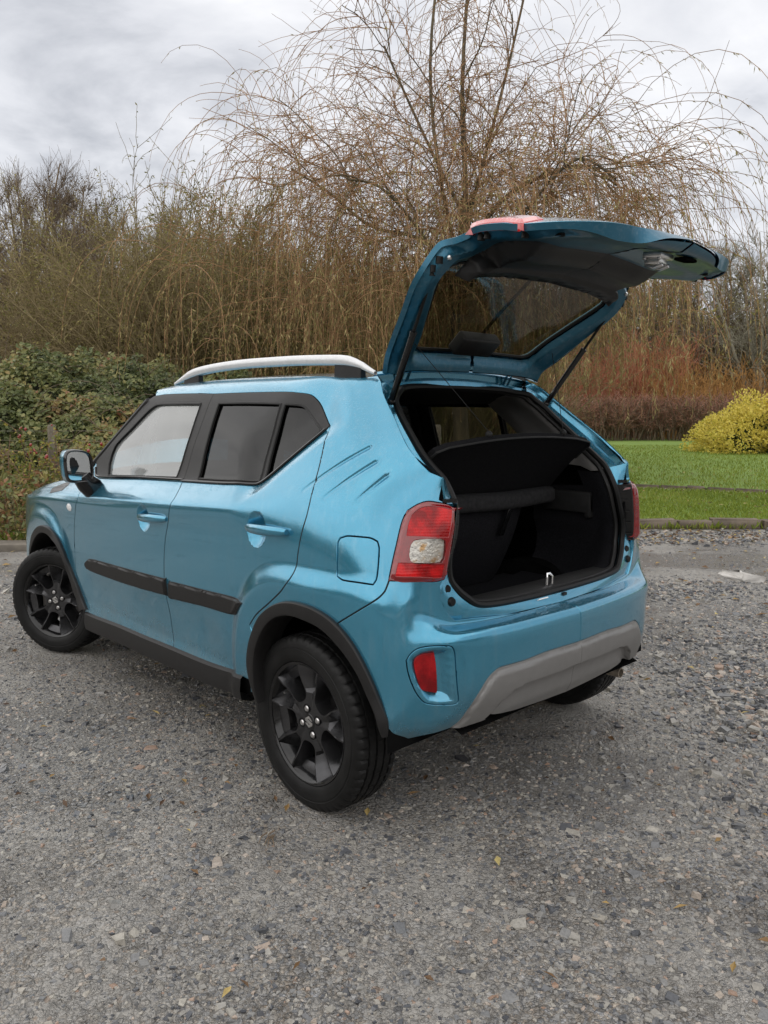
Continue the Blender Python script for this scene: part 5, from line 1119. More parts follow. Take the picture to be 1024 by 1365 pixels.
# ---- rear bumper (both sides one mesh)
fog = SC_('fog'); refl = SC_('reflector')
skid_top = S['skid']; skid_low = S['skid_low']
i_c = int(np.argmax(skid_top[:, 0] < -1.13)) if (skid_top[:, 0] < -1.13).any() else len(skid_top)-1
sk_t = cat(skid_top[:i_c], [[-1.15, skid_top[i_c-1][1]+.002]])
sk_l = cat(S['skid_low'][:1], [[-.72, .325], [-.85, .30], [-1.0, .29], [-1.15, .285]])
skid_poly = cat(sk_t, rv(sk_l))
bl = S['lamp']; n_l = len(bl)
bump_poly = cat(S['seam_bq'][:], rv(smooth_line(L_['lamp'][-4:]))[:0], [L_['lamp'][14]], [L_['lamp'][13]], [L_['lamp'][12]], S['bump_flange'][1:], [[-1.15, .758]], rv(sk_t)[0:], [[-.55, .30]], [[-.46, .285]], [[-.36, .30]], [[-.28, .30]], [[-.12, .50]])
D['bumper'] = panel_data(dens(bump_poly), (arch_r_cut, fog), res=.0115)
bump = both_halves('rear_bumper', D['bumper'], M['paint'], car)
# fog pocket insert, dished around the reflector
def pocket(u, v):
    P = np.stack([u, v], -1); a = fog; d = np.sqrt(((P[..., None, :]-a)**2).sum(-1)).min(-1)
    c = refl.mean(0)
    near = np.exp(-(((u-c[0]+.01)/.075)**2+((v-c[1])/.085)**2))
    ramp = sst(.008, .040, d)
    return -.030*ramp*sst(-.62, -.52, u)
D['pocket'] = panel_data(fog, (), f=off(pocket), res=.009, gap=.0022)
for mir in (False, True): emit('fog_lamp_pocket', D['pocket'], M['paint'], bump, mir)
D['refl'] = panel_data(refl, (), f=off(lambda u, v: -.004-.012*sst(-.47, -.53, u)), res=.012, gap=.001, lip=.016)
for mir in (False, True): emit('rear_reflector', D['refl'], M['red_dk2'], bump, mir)
# skid plate with a recessed centre
sk_in = S['skid_in']
in_poly = cat(sk_in[:], [[-1.15, .468]], [[-1.15, .34]], [[-.76, .335]])
def skid_k(u, v):
    P = np.stack([u, v], -1); ins = 0*u if True else inpoly(P.reshape(-1, 2), in_poly).reshape(np.shape(u))
    a = dens(in_poly, .01); d = np.sqrt(((P[..., None, :]-a)**2).sum(-1)).min(-1)
    d = np.where(u < -1.135, .05, d) if False else d
    e = np.sqrt(((P[..., None, :]-dens_open(sk_t, .01))**2).sum(-1)).min(-1)
    # band that follows the upper edge; below it the plate steps in, then rolls out again at the bottom
    vin = np.interp(-u, [.70, .722, .76, .80, .86, 1.15], [.30, .33, .415, .450, .462, .468])
    q = vin-v; dep = sst(0, .012, q)*(1-.5*sst(.04, .13, q))
    return .010*sst(0, .022, e)-.022*dep*sst(-.70, -.74, u)
D['skid'] = panel_data(dens(skid_poly), (), f=off(skid_k), res=.0105, gap=.002, lip=.03)
skid = both_halves('skid_plate', D['skid'], M['skid'], bump)
MB().grid([[(x, y, z) for y in np.linspace(-.55, .55, 9)] for x, z in ((-.50, .352), (-.44, .375), (-.30, .40))]).build('bumper_underside', M['dark'], bump)
# exhaust tail pipe peeping out under the right corner
MB().lathe([(-.02, .017), (-.02, .021), (.35, .021), (.35, .015)], 'x', 20, (-.425, -.52, .292)).build('tail_pipe', mat('weathered_exhaust_steel', (.42, .36, .29), .45, .7, var=.25, sc=40), car)

# ---- tail lamps
lampP = SC_('lamp', step=.01)
hi_, lo_, cl_ = SC_('lamp_red_hi', step=.01), SC_('lamp_red_lo', step=.01), SC_('lamp_clear', step=.01)
def edgef(poly, h, b, basek=0.0):
    def k(u, v):
        P = np.stack([u, v], -1); a = poly; bb = np.roll(poly, -1, 0); d = bb-a; L = np.maximum((d**2).sum(1), 1e-12)
        t = np.clip(((P[..., None, :]-a)*d).sum(-1)/L, 0, 1); q = a+t[..., None]*d
        dist = np.sqrt(((P[..., None, :]-q)**2).sum(-1)).min(-1)
        return basek+h*(1-np.clip(1-dist/b, 0, 1)**2)
    return k
D['lamp'] = panel_data(lampP, (hi_, lo_, cl_), f=off(edgef(lampP, .016, .02, .004)), res=.010, gap=.002, lip=.05)
def inset(poly, k, name, m, dome=.0): return panel_data(poly, (), f=off(edgef(lampP, .016, .02, .004+k)), res=.010, gap=-.001, lip=.004)
D['lamp_hi'] = inset(hi_, -.002, '', None); D['lamp_lo'] = inset(lo_, -.002, '', None); D['lamp_cl'] = inset(cl_, -.020, '', None); D['lamp_cov'] = inset(cl_, -.001, '', None)
for mir in (False, True):
    lp = emit('tail_lamp', D['lamp'], M['red_dark'], car, mir)
    emit('brake_lens', D['lamp_hi'], M['red_in'], lp, mir); emit('lower_lens', D['lamp_lo'], M['red_in'], lp, mir)
    cl = emit('reversing_lens', D['lamp_cl'], M['clear'], lp, mir)
    emit('lens_cover', D['lamp_cov'], M['cover'], lp, mir)

# ------------------------------------------------------------------ car, second half
def resample(P, n):
    P = np.asarray(P, float); d = np.concatenate([[0], np.cumsum(np.linalg.norm(np.diff(P, axis=0), axis=1))]); t = np.linspace(0, d[-1], n)
    return np.stack([np.interp(t, d, P[:, k]) for k in range(3)], 1)
def spline3(P, n, closed=False):
    P = np.asarray(P, float); m = len(P); Q = []
    seg = m if closed else m-1
    for i in range(seg):
        g = lambda k: P[k % m] if closed else P[min(max(k, 0), m-1)]
        p0, p1, p2, p3 = g(i-1), g(i), g(i+1), g(i+2)
        for k in range(8):
            t = k/8; Q.append(.5*(2*p1+(p2-p0)*t+(2*p0-5*p1+4*p2-p3)*t*t+(3*p1-p0-3*p2+p3)*t**3))
    Q.append(P[0] if closed else P[-1])
    return resample(Q, n)
def mirr(P): return np.asarray(P)[::-1]*np.array([1, -1, 1])
# roof
eL = P3(np.stack([np.concatenate([np.linspace(1.46, .3, 26), np.linspace(.26, -.46, 14)]), np.full(40, V_T-.002)], 1))
rows = []
for p in eL:
    x, y0, z0 = p; cz = .030*min(1, (1.75-x)/1.0)
    rows.append([(x+(.03*(1-(y/y0)**2) if x > 1.40 else 0), y, z0+cz*(1-abs(y/y0)**2.2)) for y in np.linspace(y0, -y0, 31)])
roof = MB().grid(rows).build('roof', M['paint'], car)
# rear edge of the roof down to the hinge gutter
# flange (painted gutter) between quarter edge and seal
DF = np.array([(-.005, .452, 1.510), (-.045, .476, 1.481), (-.069, .492, 1.457), (-.119, .515, 1.41), (-.197, .547, 1.344), (-.258, .570, 1.292), (-.309, .587, 1.25), (-.347, .595, 1.221), (-.373, .590, 1.201), (-.396, .578, 1.185), (-.418, .562, 1.173)])
SE = np.array([(.0, .335, 1.463), (-.038, .380, 1.453), (-.05, .409, 1.432), (-.076, .435, 1.405), (-.124, .454, 1.357), (-.2, .475, 1.288), (-.259, .488, 1.235), (-.314, .491, 1.191), (-.36, .488, 1.151), (-.387, .485, 1.113), (-.404, .487, 1.073)])
DFq = P3(S['dfold']); 
n = 44
A = resample(np.concatenate([[(.02, .440, 1.516)], DFq[::1]]), n); B = spline3(SE[1:9], n)
rows = []
for s, dep in ((0, .002), (.05, .010), (.16, .016), (.30, .026), (.45, .020), (.60, .024), (.78, .034), (.92, .030), (1.0, .010)):
    P = A*(1-s)+B*s
    T = np.gradient(A, axis=0); T /= np.linalg.norm(T, axis=1, keepdims=True); Wd = B-A
    Nn = np.cross(T, Wd); Nn /= np.linalg.norm(Nn, axis=1, keepdims=True); Nn *= np.where(Nn[:, :1] > 0, 1, -1)
    rows.append(P+Nn*dep*np.minimum(1, np.linspace(.4, 3, n))[:, None])
G = np.array(rows)
for mir in (False, True): MB().grid(G).build('tailgate_gutter', M['paint'], parts['q', mir], mirror=mir, angle=24)
# lower part of the body beside the lamp: from quarter corner down behind the lamp to the bumper shelf
bf_ = off(-.010)(S['bump_flange'][:, 0], S['bump_flange'][:, 1]-.0); bf_ = bf_[bf_[:, 1] > .02]+np.array([0, .012, -.004])
lowL = np.concatenate([[(-.419, .563, 1.174), (-.413, .552, 1.125), (-.406, .530, 1.04), (-.405, .535, .97), (-.407, .555, .90)], bf_[2::6], [(-.490, 0, .690)]])
lowS = np.array([(-.36, .488, 1.151), (-.404, .487, 1.073), (-.418, .505, .99), (-.419, .53, .917), (-.42, .526, .847), (-.433, .50, .805), (-.446, .467, .776), (-.458, .425, .750), (-.463, .32, .738), (-.465, .15, .733), (-.465, 0, .732)])
A = spline3(lowL, 50); B = spline3(lowS, 50)
G = np.array([A*(1-s)+B*s+np.array([d, 0, 0]) for s, d in ((0, .004), (.12, -.003), (.5, -.006), (.85, -.004), (1, .014))])
mb = MB().grid(G); mb2 = MB().grid(G*np.array([1, -1, 1])); mb.add(mb2.v, [f[::-1] for f in mb2.f])
back = mb.build('rear_panel', M['paint'], car, angle=40)
for y, z, x in ((.548, .815, -.424), (.540, .775, -.438)):
    for sy in (1, -1): MB().lathe([(-.012, .0), (-.012, .012), (-.004, .016), (.006, .017)], 'x', 18, (x+.0, sy*y, z)).build('rubber_plug', M['rubber'], back)
MB().box((-.476, .10, .716), (.018, .055, .004), Matrix.Rotation(R(38), 3, 'Y')).build('warning_label', M['white'], back)
MB().box((-.475, -.03, .717), (.022, .022, .010)).build('grounding_tab', M['trim'], back)
# black lamp backs visible beside the opening on both sides
for mir in (False, True):
    mb = MB()
    ei_ = spline3([(-.443, .581, .852), (-.455, .555, .955), (-.455, .538, 1.05), (-.452, .530, 1.088)], 16); fi_ = spline3([(-.408, .556, .847), (-.409, .530, .95), (-.404, .503, 1.04), (-.400, .495, 1.085)], 16)
    mb.grid([ei_, ei_*.97+fi_*.03-np.array([0, .006, 0]), ei_*.5+fi_*.5-np.array([0, .008, 0]), fi_-np.array([0, .004, 0])])
    for k in (2, 5, 8, 11, 13): mb.box((ei_[k]+fi_[k])*.5-np.array([0, .010, 0]), (.034, .010, .0035), Matrix.Rotation(R(-28), 3, 'Z'))
    mb.box((-.415, .535, 1.098), (.034, .050, .012), Matrix.Rotation(R(-20), 3, 'Z')).box((-.425, .525, .98), (.016, .016, .07))
    mb.build('lamp_housing', M['gloss_black'], car, mirror=mir)
# seal around the opening
ring = np.concatenate([SE[::-1][2:], [(.012, .27, 1.472), (.018, .14, 1.476), (.02, 0, 1.477)]])
sealL = np.concatenate([lowS[::-1][:-1], ring])
seal = spline3(sealL, 150); sealf = np.concatenate([seal, mirr(seal)[1:-1]])
MB().tube(sealf, .0125, 8, closed=True).build('boot_seal', M['rubber'], car)
inner = sealf*np.array([1, .972, 1])+np.array([.022, 0, 0]); inner[:, 2] = .735+(inner[:, 2]-.735)*.985+.004
MB().tube(inner, .010, 8, closed=True).build('boot_seal', M['trim'], car)
# boot walls: loft inward from the seal
front_ring = sealf.copy()
def boot_ring(dx, ky, kz, zc):
    Q = sealf.copy(); Q[:, 0] = Q[:, 0]+dx; Q[:, 1] *= ky; Q[:, 2] = zc+(Q[:, 2]-zc)*kz; return Q
zf = .64
allr = [boot_ring(.012, .975, .995, .9), boot_ring(.05, .96, .99, .9), boot_ring(.10, 1.0, 1.0, .9)]
low_m = lambda Q: Q
Q3 = boot_ring(.16, 1.03, 1.0, .9); Q3[:, 2] = np.where(Q3[:, 2] < 1.0, np.minimum(Q3[:, 2], np.maximum(Q3[:, 2]-.08, zf)), Q3[:, 2]); Q3[:, 0] = np.maximum(Q3[:, 0], -.25)
Q4 = Q3.copy(); Q4[:, 0] = np.where(Q4[:, 2] < 1.06, np.maximum(Q4[:, 0]+.25, .02), Q4[:, 0])
lo_ = np.concatenate([np.arange(len(sealf)), np.arange(len(sealf))]); kl = np.where(sealf[:, 2] < 1.14)[0]; k0 = kl[np.argmax(np.diff(np.concatenate([[kl[-1]-len(sealf)], kl])))]; kl = [(k0+i) % len(sealf) for i in range(len(kl))]
G = np.array(allr+[Q3, Q4])[:, kl]
lowG = []; 
mb = MB().grid(G); tr = mb.build('boot_trim', M['fabric'], car, angle=50)
# sill cover inside the opening
mb = MB(); mb.grid([[(x, y, z) for y in np.linspace(-.44, .44, 21)] for x, z in ((-.452, .742), (-.43, .752), (-.36, .748), (-.33, .735), (-.325, .66), (-.32, .640), (.10, .640))])
mb.build('boot_sill_cover', M['trim_grey'], car, angle=30)
MB().grid([[(x, y, .645+.004*math.sin(y*7)) for y in np.linspace(-.47, .47, 13)] for x in np.linspace(-.32, .12, 6)]).build('boot_floor', M['fabric'], car)
u_ = [(-.435, -.016, .742), (-.435, -.016, .778), (-.430, -.010, .787), (-.430, .010, .787), (-.435, .016, .778), (-.435, .016, .742)]
MB().tube(u_, .0055, 8).build('boot_striker', M['chrome'], car)
# side trim: dark lower, pale pillar trims above
for mir in (False, True):
    mb = MB()
    pts = [(-.28, .486, 1.19), (-.19, .482, 1.275), (-.10, .468, 1.362), (-.01, .44, 1.440), (.10, .47, 1.455), (.24, .54, 1.42), (.14, .565, 1.34), (.03, .565, 1.25), (-.06, .55, 1.19), (-.15, .53, 1.13), (-.25, .50, 1.12)]
    ctr = np.mean(pts, 0); 
    up_ = SE[:9][::-1]; up_ = spline3(up_, 30)
    w0 = spline3([(.02, .575, 1.16), (.10, .585, 1.20), (.165, .60, 1.26), (.23, .60, 1.32), (.31, .585, 1.385), (.36, .56, 1.44)], 30)
    mb.grid([up_+np.array([.008, -.008, -.004]), up_+np.array([.03, -.012, -.012]), up_+np.array([.075, .004, -.016]), up_*.6+w0*.4+np.array([0, .008, -.004]), up_*.3+w0*.7, w0, w0+np.array([.02, .03, 0])])
    mb.build('pillar_trim', M['greytrim'], car, mirror=mir, angle=50)
    mb = MB().box((-.17, .50, 1.00), (.24, .03, .09)).box((-.275, .505, .985), (.03, .035, .10))
    mb.build('side_shelf_support', M['trim_grey'], car, mirror=mir, bevel=.008)
# rear seat backs
def seatback(y0, y1, dx, name):
    rows = []
    for s in np.linspace(0, 1, 14):
        z = .648+(1.035-.648)*s; x = .05+dx-.155*s-.02*math.sin(math.pi*s)
        rows.append([(x+(.03 if k in (0, 12) else 0), y0+(y1-y0)*k/12, z) for k in range(13)])
    top = rows[-1]
    for dz, ddx in ((.012, .01), (.016, .05), (.0, .10)): rows.append([(x+ddx, y, z+dz) for x, y, z in top])
    return MB().grid(rows).build(name, M['fabric'], car, angle=60)
sb1 = seatback(.50, -.32, 0, 'rear_seat_back'); sb2 = seatback(-.33, -.54, .20, 'rear_seat_back')
MB().grid([[(x, y, z+.004*math.sin(y*9)) for y in np.linspace(.50, -.46, 25)] for x, z in ((-.100, .985), (-.122, .990), (-.134, 1.005), (-.132, 1.040), (-.120, 1.055), (-.09, 1.060))]).build('seat_top_flap', M['seat'], car, angle=60)
# seat strap loop
mb = MB().box((-.10, -.165, .93), (.006, .030, .125), Matrix.Rotation(R(-22), 3, 'Y')); st_ = mb.build('seat_strap', M['gloss_black'], sb1, bevel=.002)
MB().box((-.113, -.165, .965), (.008, .020, .030), Matrix.Rotation(R(-22), 3, 'Y')).build('strap_buckle', M['steel'], st_, bevel=.003)
# raised parcel shelf hung on two cords
K = np.array([-.336, .225, 1.287])
sh = []
for s in np.linspace(0, 1, 12):
    x = -.085-.255*s; z = 1.045+.228*s+.018*math.sin(math.pi*s)
    w = .475-.02*s if s < .82 else .475-.02*s-.16*((s-.82)/.18)**2.2
    sh.append([(x, y, z+.012*(1-(y/w)**2)) for y in np.linspace(w, -w, 25)])
G = np.array(sh); T_ = np.array([.016, 0, .016])
mb = MB().grid(G); mb.grid(G+T_)
edge = np.concatenate([G[:, 0], G[-1, 1:], G[::-1, -1][1:]]); mb.grid([edge, edge+T_])
shelf = mb.build('parcel_shelf', M['shelf'], car, angle=40)
MB().tube(edge[6:-6]-np.array([.002, 0, .0]), .004, 6).build('shelf_piping', M['trim_grey'], shelf)
for sy in (1, -1): MB().ball(tuple(K*[1, sy, 1]+np.array([.012, 0, .012])), .013, 6).build('cord_knob', M['trim_grey'], shelf)
# headlining, front cabin
MB().grid([[(x, y, 1.475-.05*(y/.55)**4-.02*(x-.6)**2) for y in np.linspace(-.56, .56, 15)] for x in np.linspace(.03, 1.38, 12)]).build('headlining', M['lining'], car)
def front_seat(y):
    s = empty('front_seat', (0, 0, 0), 0, car)
    mb = MB(); mb.grid([[(1.05-.10*t-.0, y+w*.23*(1-.25*t*t), .62+.52*t) for w in np.linspace(-1, 1, 7)] for t in np.linspace(0, 1, 8)])
    mb.grid([[(1.16-.10*t, y+w*.23*(1-.25*t*t), .60+.54*t) for w in np.linspace(-1, 1, 7)] for t in np.linspace(0, 1, 8)])
    mb.box((1.10, y, .9), (.10, .40, .5), Matrix.Rotation(R(-11), 3, 'Y')).box((1.32, y, .56), (.5, .46, .16)); mb.build('seat_cushion', M['seat'], s, bevel=.02)
    MB().box((.955, y, 1.235), (.09, .25, .17), Matrix.Rotation(R(-10), 3, 'Y')).tube([(.99, y-.06, 1.1), (.965, y-.06, 1.22)], .006).tube([(.99, y+.06, 1.1), (.965, y+.06, 1.22)], .006).build('headrest', M['seat'], s, bevel=.02)
front_seat(.34); front_seat(-.34)
mb = MB().grid([[(x, y, z+.02*math.cos(y*2)) for y in np.linspace(-.66, .66, 13)] for x, z in ((1.62, .55), (1.62, .86), (1.68, .95), (1.80, .985), (2.0, 1.0), (2.2, .985))]); mb.build('dashboard', M['trim'], car)
MB().tube([(1.50+.05*math.sin(t)*0, -.34+.18*math.cos(t), .90+.18*math.sin(t)) for t in np.linspace(0, 2*math.pi, 25)[:-1]], .015, 8, closed=True).box((1.53, -.34, .9), (.05, .15, .12)).build('steering_wheel', M['trim'], car)
MB().box((1.42, 0, 1.40), (.03, .22, .06)).build('rear_view_mirror', M['trim'], car, bevel=.012)
MB().grid([[(x, y, .33) for y in (-.60, .60)] for x in (-.30, .02, 2.0, 2.95)]).build('floor_pan', M['dark'], car)
# windscreen, bonnet, nose
rows = []
for t in np.linspace(0, 1, 12):
    w = .575+(.70-.575)*t
    rows.append([(1.46+.62*t+(.10+.10*t)*(1-(y/w)**2), y, 1.478-.43*t+.025*(1-(y/w)**2)*(1-t)) for y in np.linspace(w, -w, 17)])
MB().grid(rows).build('windscreen', M['glass'], car)
for mir in (False, True):
    P = [r[0] for r in rows][1:]
    MB().tube([(p[0]-.012, p[1]+.008, p[2]-.004) for p in P], .019, 8).build('windscreen_pillar', M['trim'], car, mirror=mir)
hl = fender[-5:][::-1]; hl = np.concatenate([hl, [[2.80, .985], [2.86, .80]]]); he = P3(smooth_line(hl, .03)); rows = []
for p in he:
    rows.append([(p[0]+.10*(1-(y/p[1])**2)*(1 if p[0] > 2.6 else .6), y, p[2]+.05*(1-(y/p[1])**4)*min(1, max(.05, (3.0-p[0])/.6))) for y in np.linspace(p[1], -p[1], 21)])
MB().grid(rows).build('bonnet', M['paint'], car)
nose = np.array([[2.9, .30], [2.9, .60], [2.86, .80], [2.80, .99], [2.95, .985], [3.10, .97], [3.25, .96], [3.40, .96], [3.40, .30], [3.1, .28]])
hlp = np.array([[2.93, .74], [2.93, .90], [3.12, .90], [3.20, .86], [3.18, .72], [3.0, .71]]); grl = np.array([[3.21, .72], [3.23, .88], [3.40, .88], [3.40, .70]])
D['nose'] = panel_data(dens(nose, .02), (hlp, grl), res=.03); nb_ = both_halves('front_bumper', D['nose'], M['paint'], car)
both_halves('front_grille', panel_data(dens(grl, .02), (), f=off(-.01), res=.03), M['gloss_black'], nb_)
for mir in (False, True): emit('head_lamp', panel_data(hlp, (), f=off(-.004), res=.02), M['clear'], car, mir)
# ---- roof rails
rail_px = RAIL
for mir in (False, True):
    P = spline3(rail_px, 40); mb = MB()
    rows = []
    for i, p in enumerate(P):
        s = i/39; e = min(1, min(s, 1-s)*9)
        h = .0195*(.35+.65*e); w = .018*(.45+.55*e)
        rows.append([(p[0], p[1]+w*math.copysign(abs(math.cos(t))**.6, math.cos(t)), p[2]+h*math.copysign(abs(math.sin(t))**.6, math.sin(t))) for t in np.linspace(0, 2*math.pi, 15)])
    rl = mb.grid(rows).build('roof_rail', M['silver'], car, mirror=mir, angle=50)
    for xs in ((.05, .19), (1.17, 1.30)):
        t = np.linspace(xs[0], xs[1], 8); zt = np.interp(t, P[:, 0][::-1] if P[0, 0] > P[-1, 0] else P[:, 0], P[:, 2][::-1] if P[0, 0] > P[-1, 0] else P[:, 2])
        zb = np.interp(t, eL[::-1, 0], eL[::-1, 2])
        yy = np.interp(t, P[:, 0][::-1] if P[0, 0] > P[-1, 0] else P[:, 0], P[:, 1][::-1] if P[0, 0] > P[-1, 0] else P[:, 1])
        m2 = MB(); m2.grid([[(t[i], yy[i]+.011, zt[i]) for i in range(8)], [(t[i], yy[i]+.013, min(zb[i]-.004, zt[i])) for i in range(8)]])
        m2.grid([[(t[i], yy[i]-.011, zt[i]) for i in range(8)], [(t[i], yy[i]-.013, min(zb[i]-.004, zt[i])) for i in range(8)]])
        for i in (0, 7): m2.add([(t[i], yy[i]+.011, zt[i]), (t[i], yy[i]+.013, zb[i]-.004), (t[i], yy[i]-.013, zb[i]-.004), (t[i], yy[i]-.011, zt[i])], [(0, 1, 2, 3)])
        m2.build('rail_foot', M['trim'], rl, mirror=mir)
# ---- door mirrors
for mir in (False, True):
    mm = empty('wing_mirror', (0, 0, 0), 0, car)
    rows = []
    c = Vector((1.73, .880, 1.12)); prof = []
    out = [(-.095, -.035), (-.085, .045), (-.045, .072), (.03, .082), (.078, .070), (.092, .03), (.082, -.055), (.05, -.078), (-.03, -.080), (-.08, -.068)]
    o = spline3([(0, y, z) for y, z in out], 40, True)[:-1]
    for dx, k in ((-.040, .90), (-.030, 1.0), (.02, 1.02), (.06, .86), (.085, .60), (.095, .25), (.097, .02)):
        rows.append([(c.x+dx-p[1]*.16, c.y+p[1]*k*.80, c.z+p[2]*k) for p in np.concatenate([o, o[:1]])])
    MB().grid(rows).build('mirror_cap', M['paint'], mm, mirror=mir)
    fr = [[(c.x+dx-p[1]*.16, c.y+p[1]*k*.80, c.z+p[2]*k) for p in np.concatenate([o, o[:1]])] for dx, k in ((-.024, 1.015), (-.044, .99), (-.050, .955), (-.046, .90), (-.034, .86), (-.030, .0))]
    MB().grid(fr).build('mirror_frame', M['gloss_black'], mm, mirror=mir, angle=25)
    gl = [(c.x-.037-p[1]*.16, c.y+.002+p[1]*.80*.86, c.z+.002+p[2]*.86) for p in o]
    MB().add(gl, [tuple(range(len(gl)))]).build('mirror_glass', M['mirror'], mm, mirror=mir)
    MB().tube([(1.735, .855, 1.07), (1.735, .83, 1.03), (1.74, .795, 1.0), (1.75, .77, .99)], [.045, .05, .055, .045], 12).build('mirror_arm', M['gloss_black'], mm, mirror=mir)
# ------------------------------------------------------------------ tailgate (built closed, then swung up)
HX, HZ, TH = 0.0, 1.525, R(82.4)
tg = empty('tailgate', (HX-(HX*math.cos(TH)+HZ*math.sin(TH)), 0, HZ-(-HX*math.sin(TH)+HZ*math.cos(TH))), 0, car); tg.rotation_euler = (0, TH, 0)
def side_uv(d): return np.array([[-.50+d*0, 1.556], [-.492, 1.45], [-.485, 1.36], [-.481, 1.25], [-.486, 1.165], [-.54, 1.135], [-.612, 1.10], [-.612, .97], [-.614, .89], [-.632, .84], [-.68, .805], [-.78, .778], [-.95, .757], [-1.15, .750]])
out_l = smooth_line(side_uv(0)); tgo = cat(out_l, [[-1.15, 1.556]])
glz = np.array([[-1.15, 1.490], [-.86, 1.487], [-.78, 1.472], [-.742, 1.43], [-.69, 1.34], [-.655, 1.262], [-.665, 1.232], [-.72, 1.222], [-.9, 1.216], [-1.15, 1.214]])
glz_s = smooth_line(glz); glzc = cat(glz_s)
strip_uv = np.array([[-.615, 1.085], [-.615, .965], [-.616, .862], [-.70, .862], [-.70, .97], [-.69, 1.085]])
D['tg_out'] = panel_data(dens(tgo), (glzc,), f=off(.0), res=.016, gap=.004, lip=.018)
skin_o = both_halves('tailgate_skin', D['tg_out'], M['paint'], tg)
both_halves('rear_glass', panel_data(dens(glzc), (), f=off(-.006), res=.04, gap=-.012, lip=0), M['glass_rear'], tg)
dl = dens_open(out_l, .012)
def dist_to(u, v, L):
    P = np.stack([u, v], -1); sh_ = P.shape[:-1]; Q = P.reshape(-1, 2); out = np.empty(len(Q))
    for k in range(0, len(Q), 4000): out[k:k+4000] = np.sqrt(((Q[k:k+4000, None]-L[None])**2).sum(-1)).min(1)
    return out.reshape(sh_)
gdl = dens_open(glz_s, .012)
gdl = gdl[gdl[:, 0] > -1.149]
def inner_k(u, v):
    d = dist_to(u, v, dl); g = dist_to(u, v, gdl)
    e0 = .016+.026*sst(-.66, -.82, u)*sst(1.0, .85, v)
    k = -e0-.030*sst(.018, .055, d)*(1-.7*sst(-.66, -.82, u)*sst(1.0, .85, v))
    k = k+.022*(1-sst(.0, .05, g))
    low = sst(1.15, .95, v)*sst(.80, .93, v)
    return k-.012*low*sst(.02, .08, d)-.022*low*sst(-.70, -.90, u)
D['tg_in'] = panel_data(dens(tgo), (dens(glzc),), f=off(inner_k), res=.014, gap=.010, lip=-1)
P, F, Q, N = D['tg_in']; D['tg_in'] = (P, F[:, ::-1], Q, -N)
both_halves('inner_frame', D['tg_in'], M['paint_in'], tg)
# edge band joining skin and frame
eo = off(-.001)(out_l[:, 0], out_l[:, 1]); ei = off(lambda u, v: -.020-.026*sst(-.66, -.82, u)*sst(1.0, .85, v))(out_l[:, 0], out_l[:, 1])
mb = MB().grid([eo, ei*.5+eo*.5, ei]); mb2 = MB().grid(np.array([eo, ei*.5+eo*.5, ei])*np.array([1, -1, 1])); mb.add(mb2.v, mb2.f)
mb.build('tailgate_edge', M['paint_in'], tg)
et = np.array([(.0, y, 1.533-.02*(y/.45)**2) for y in np.linspace(-.45, .45, 11)])
# black liner below the glass
lin = np.array([[-.690, 1.245], [-.690, 1.19], [-.735, 1.12], [-.75, 1.0], [-.755, .925], [-.79, .885], [-.95, .872], [-1.15, .872], [-1.15, 1.225], [-.9, 1.228], [-.74, 1.236]])
linp = smooth_line(lin, closed=True); linp = linp[linp[:, 0] >= -1.1505]; linp = cat(np.clip(linp, [-1.15, 0], [9, 9]))
def lin_k(u, v):
    d = dist_to(u, v, dens_open(lin[:8], .012)); g = dist_to(u, v, dens_open(lin[8:], .012))
    return -.045-.022*sst(-.70, -.90, u)*sst(1.15, .95, v)-.066*sst(0, .045, d)*sst(-.03, .04, g)*sst(.875, 1.03, v)
P, F, Q, N = panel_data(dens(linp), (), f=off(lin_k), res=.014, gap=0, lip=-1)
liner = both_halves('tailgate_liner', (P, F[:, ::-1], Q, -N), M['trim'], tg)
# red strip lamps along the gate sides
rs_ = smooth_line(strip_uv, .01, closed=True)
D['rs'] = panel_data(rs_, (), f=off(edgef(rs_, .008, .010, .003)), res=.011, gap=.002, lip=.024)
for mir in (False, True): emit('tailgate_lamp', D['rs'], M['red'], tg, mir)
def on_gate(u, v, k): return off(k)(np.array([u]), np.array([v]))[0]
# latch
lx = Vector((-.443, 0, .768)); rotl = Matrix.Rotation(R(0), 3, 'Y')
lt = MB().box(lx+Vector((.004, 0, 0)), (.018, .085, .062)).build('latch', M['steel'], tg, bevel=.004)
MB().box(lx+Vector((.020, .004, .004)), (.022, .050, .050)).tube([lx+Vector((.03, -.020, -.03)), lx+Vector((.042, -.02, .0)), lx+Vector((.032, -.02, .03))], .007, 8).tube([lx+Vector((.03, .018, -.03)), lx+Vector((.042, .018, .0)), lx+Vector((.032, .018, .03))], .007, 8).build('latch_claw', M['steel'], lt, bevel=.003)
for dy, dz in ((-.036, .024), (.036, .024), (.036, -.024)): MB().ball(lx+Vector((.014, dy, dz)), .007, 5).build('latch_bolt', M['steel'], lt)
p_ = np.array([-.447, .105, .730])
for sy in (-1,):
    q_ = spline3([(p_[0]+.006, sy*p_[1]+y, p_[2]+z) for y, z in ((-.034, -.012), (-.034, .012), (-.026, .02), (.026, .02), (.034, .012), (.034, -.012), (.026, -.02), (-.026, -.02))], 32, True)
    MB().tube(q_[:-1], .005, 6, closed=True).grid([q_, q_*.0+np.mean(q_, 0)+np.array([-.012, 0, 0])]).build('service_hole', M['dark'], tg)
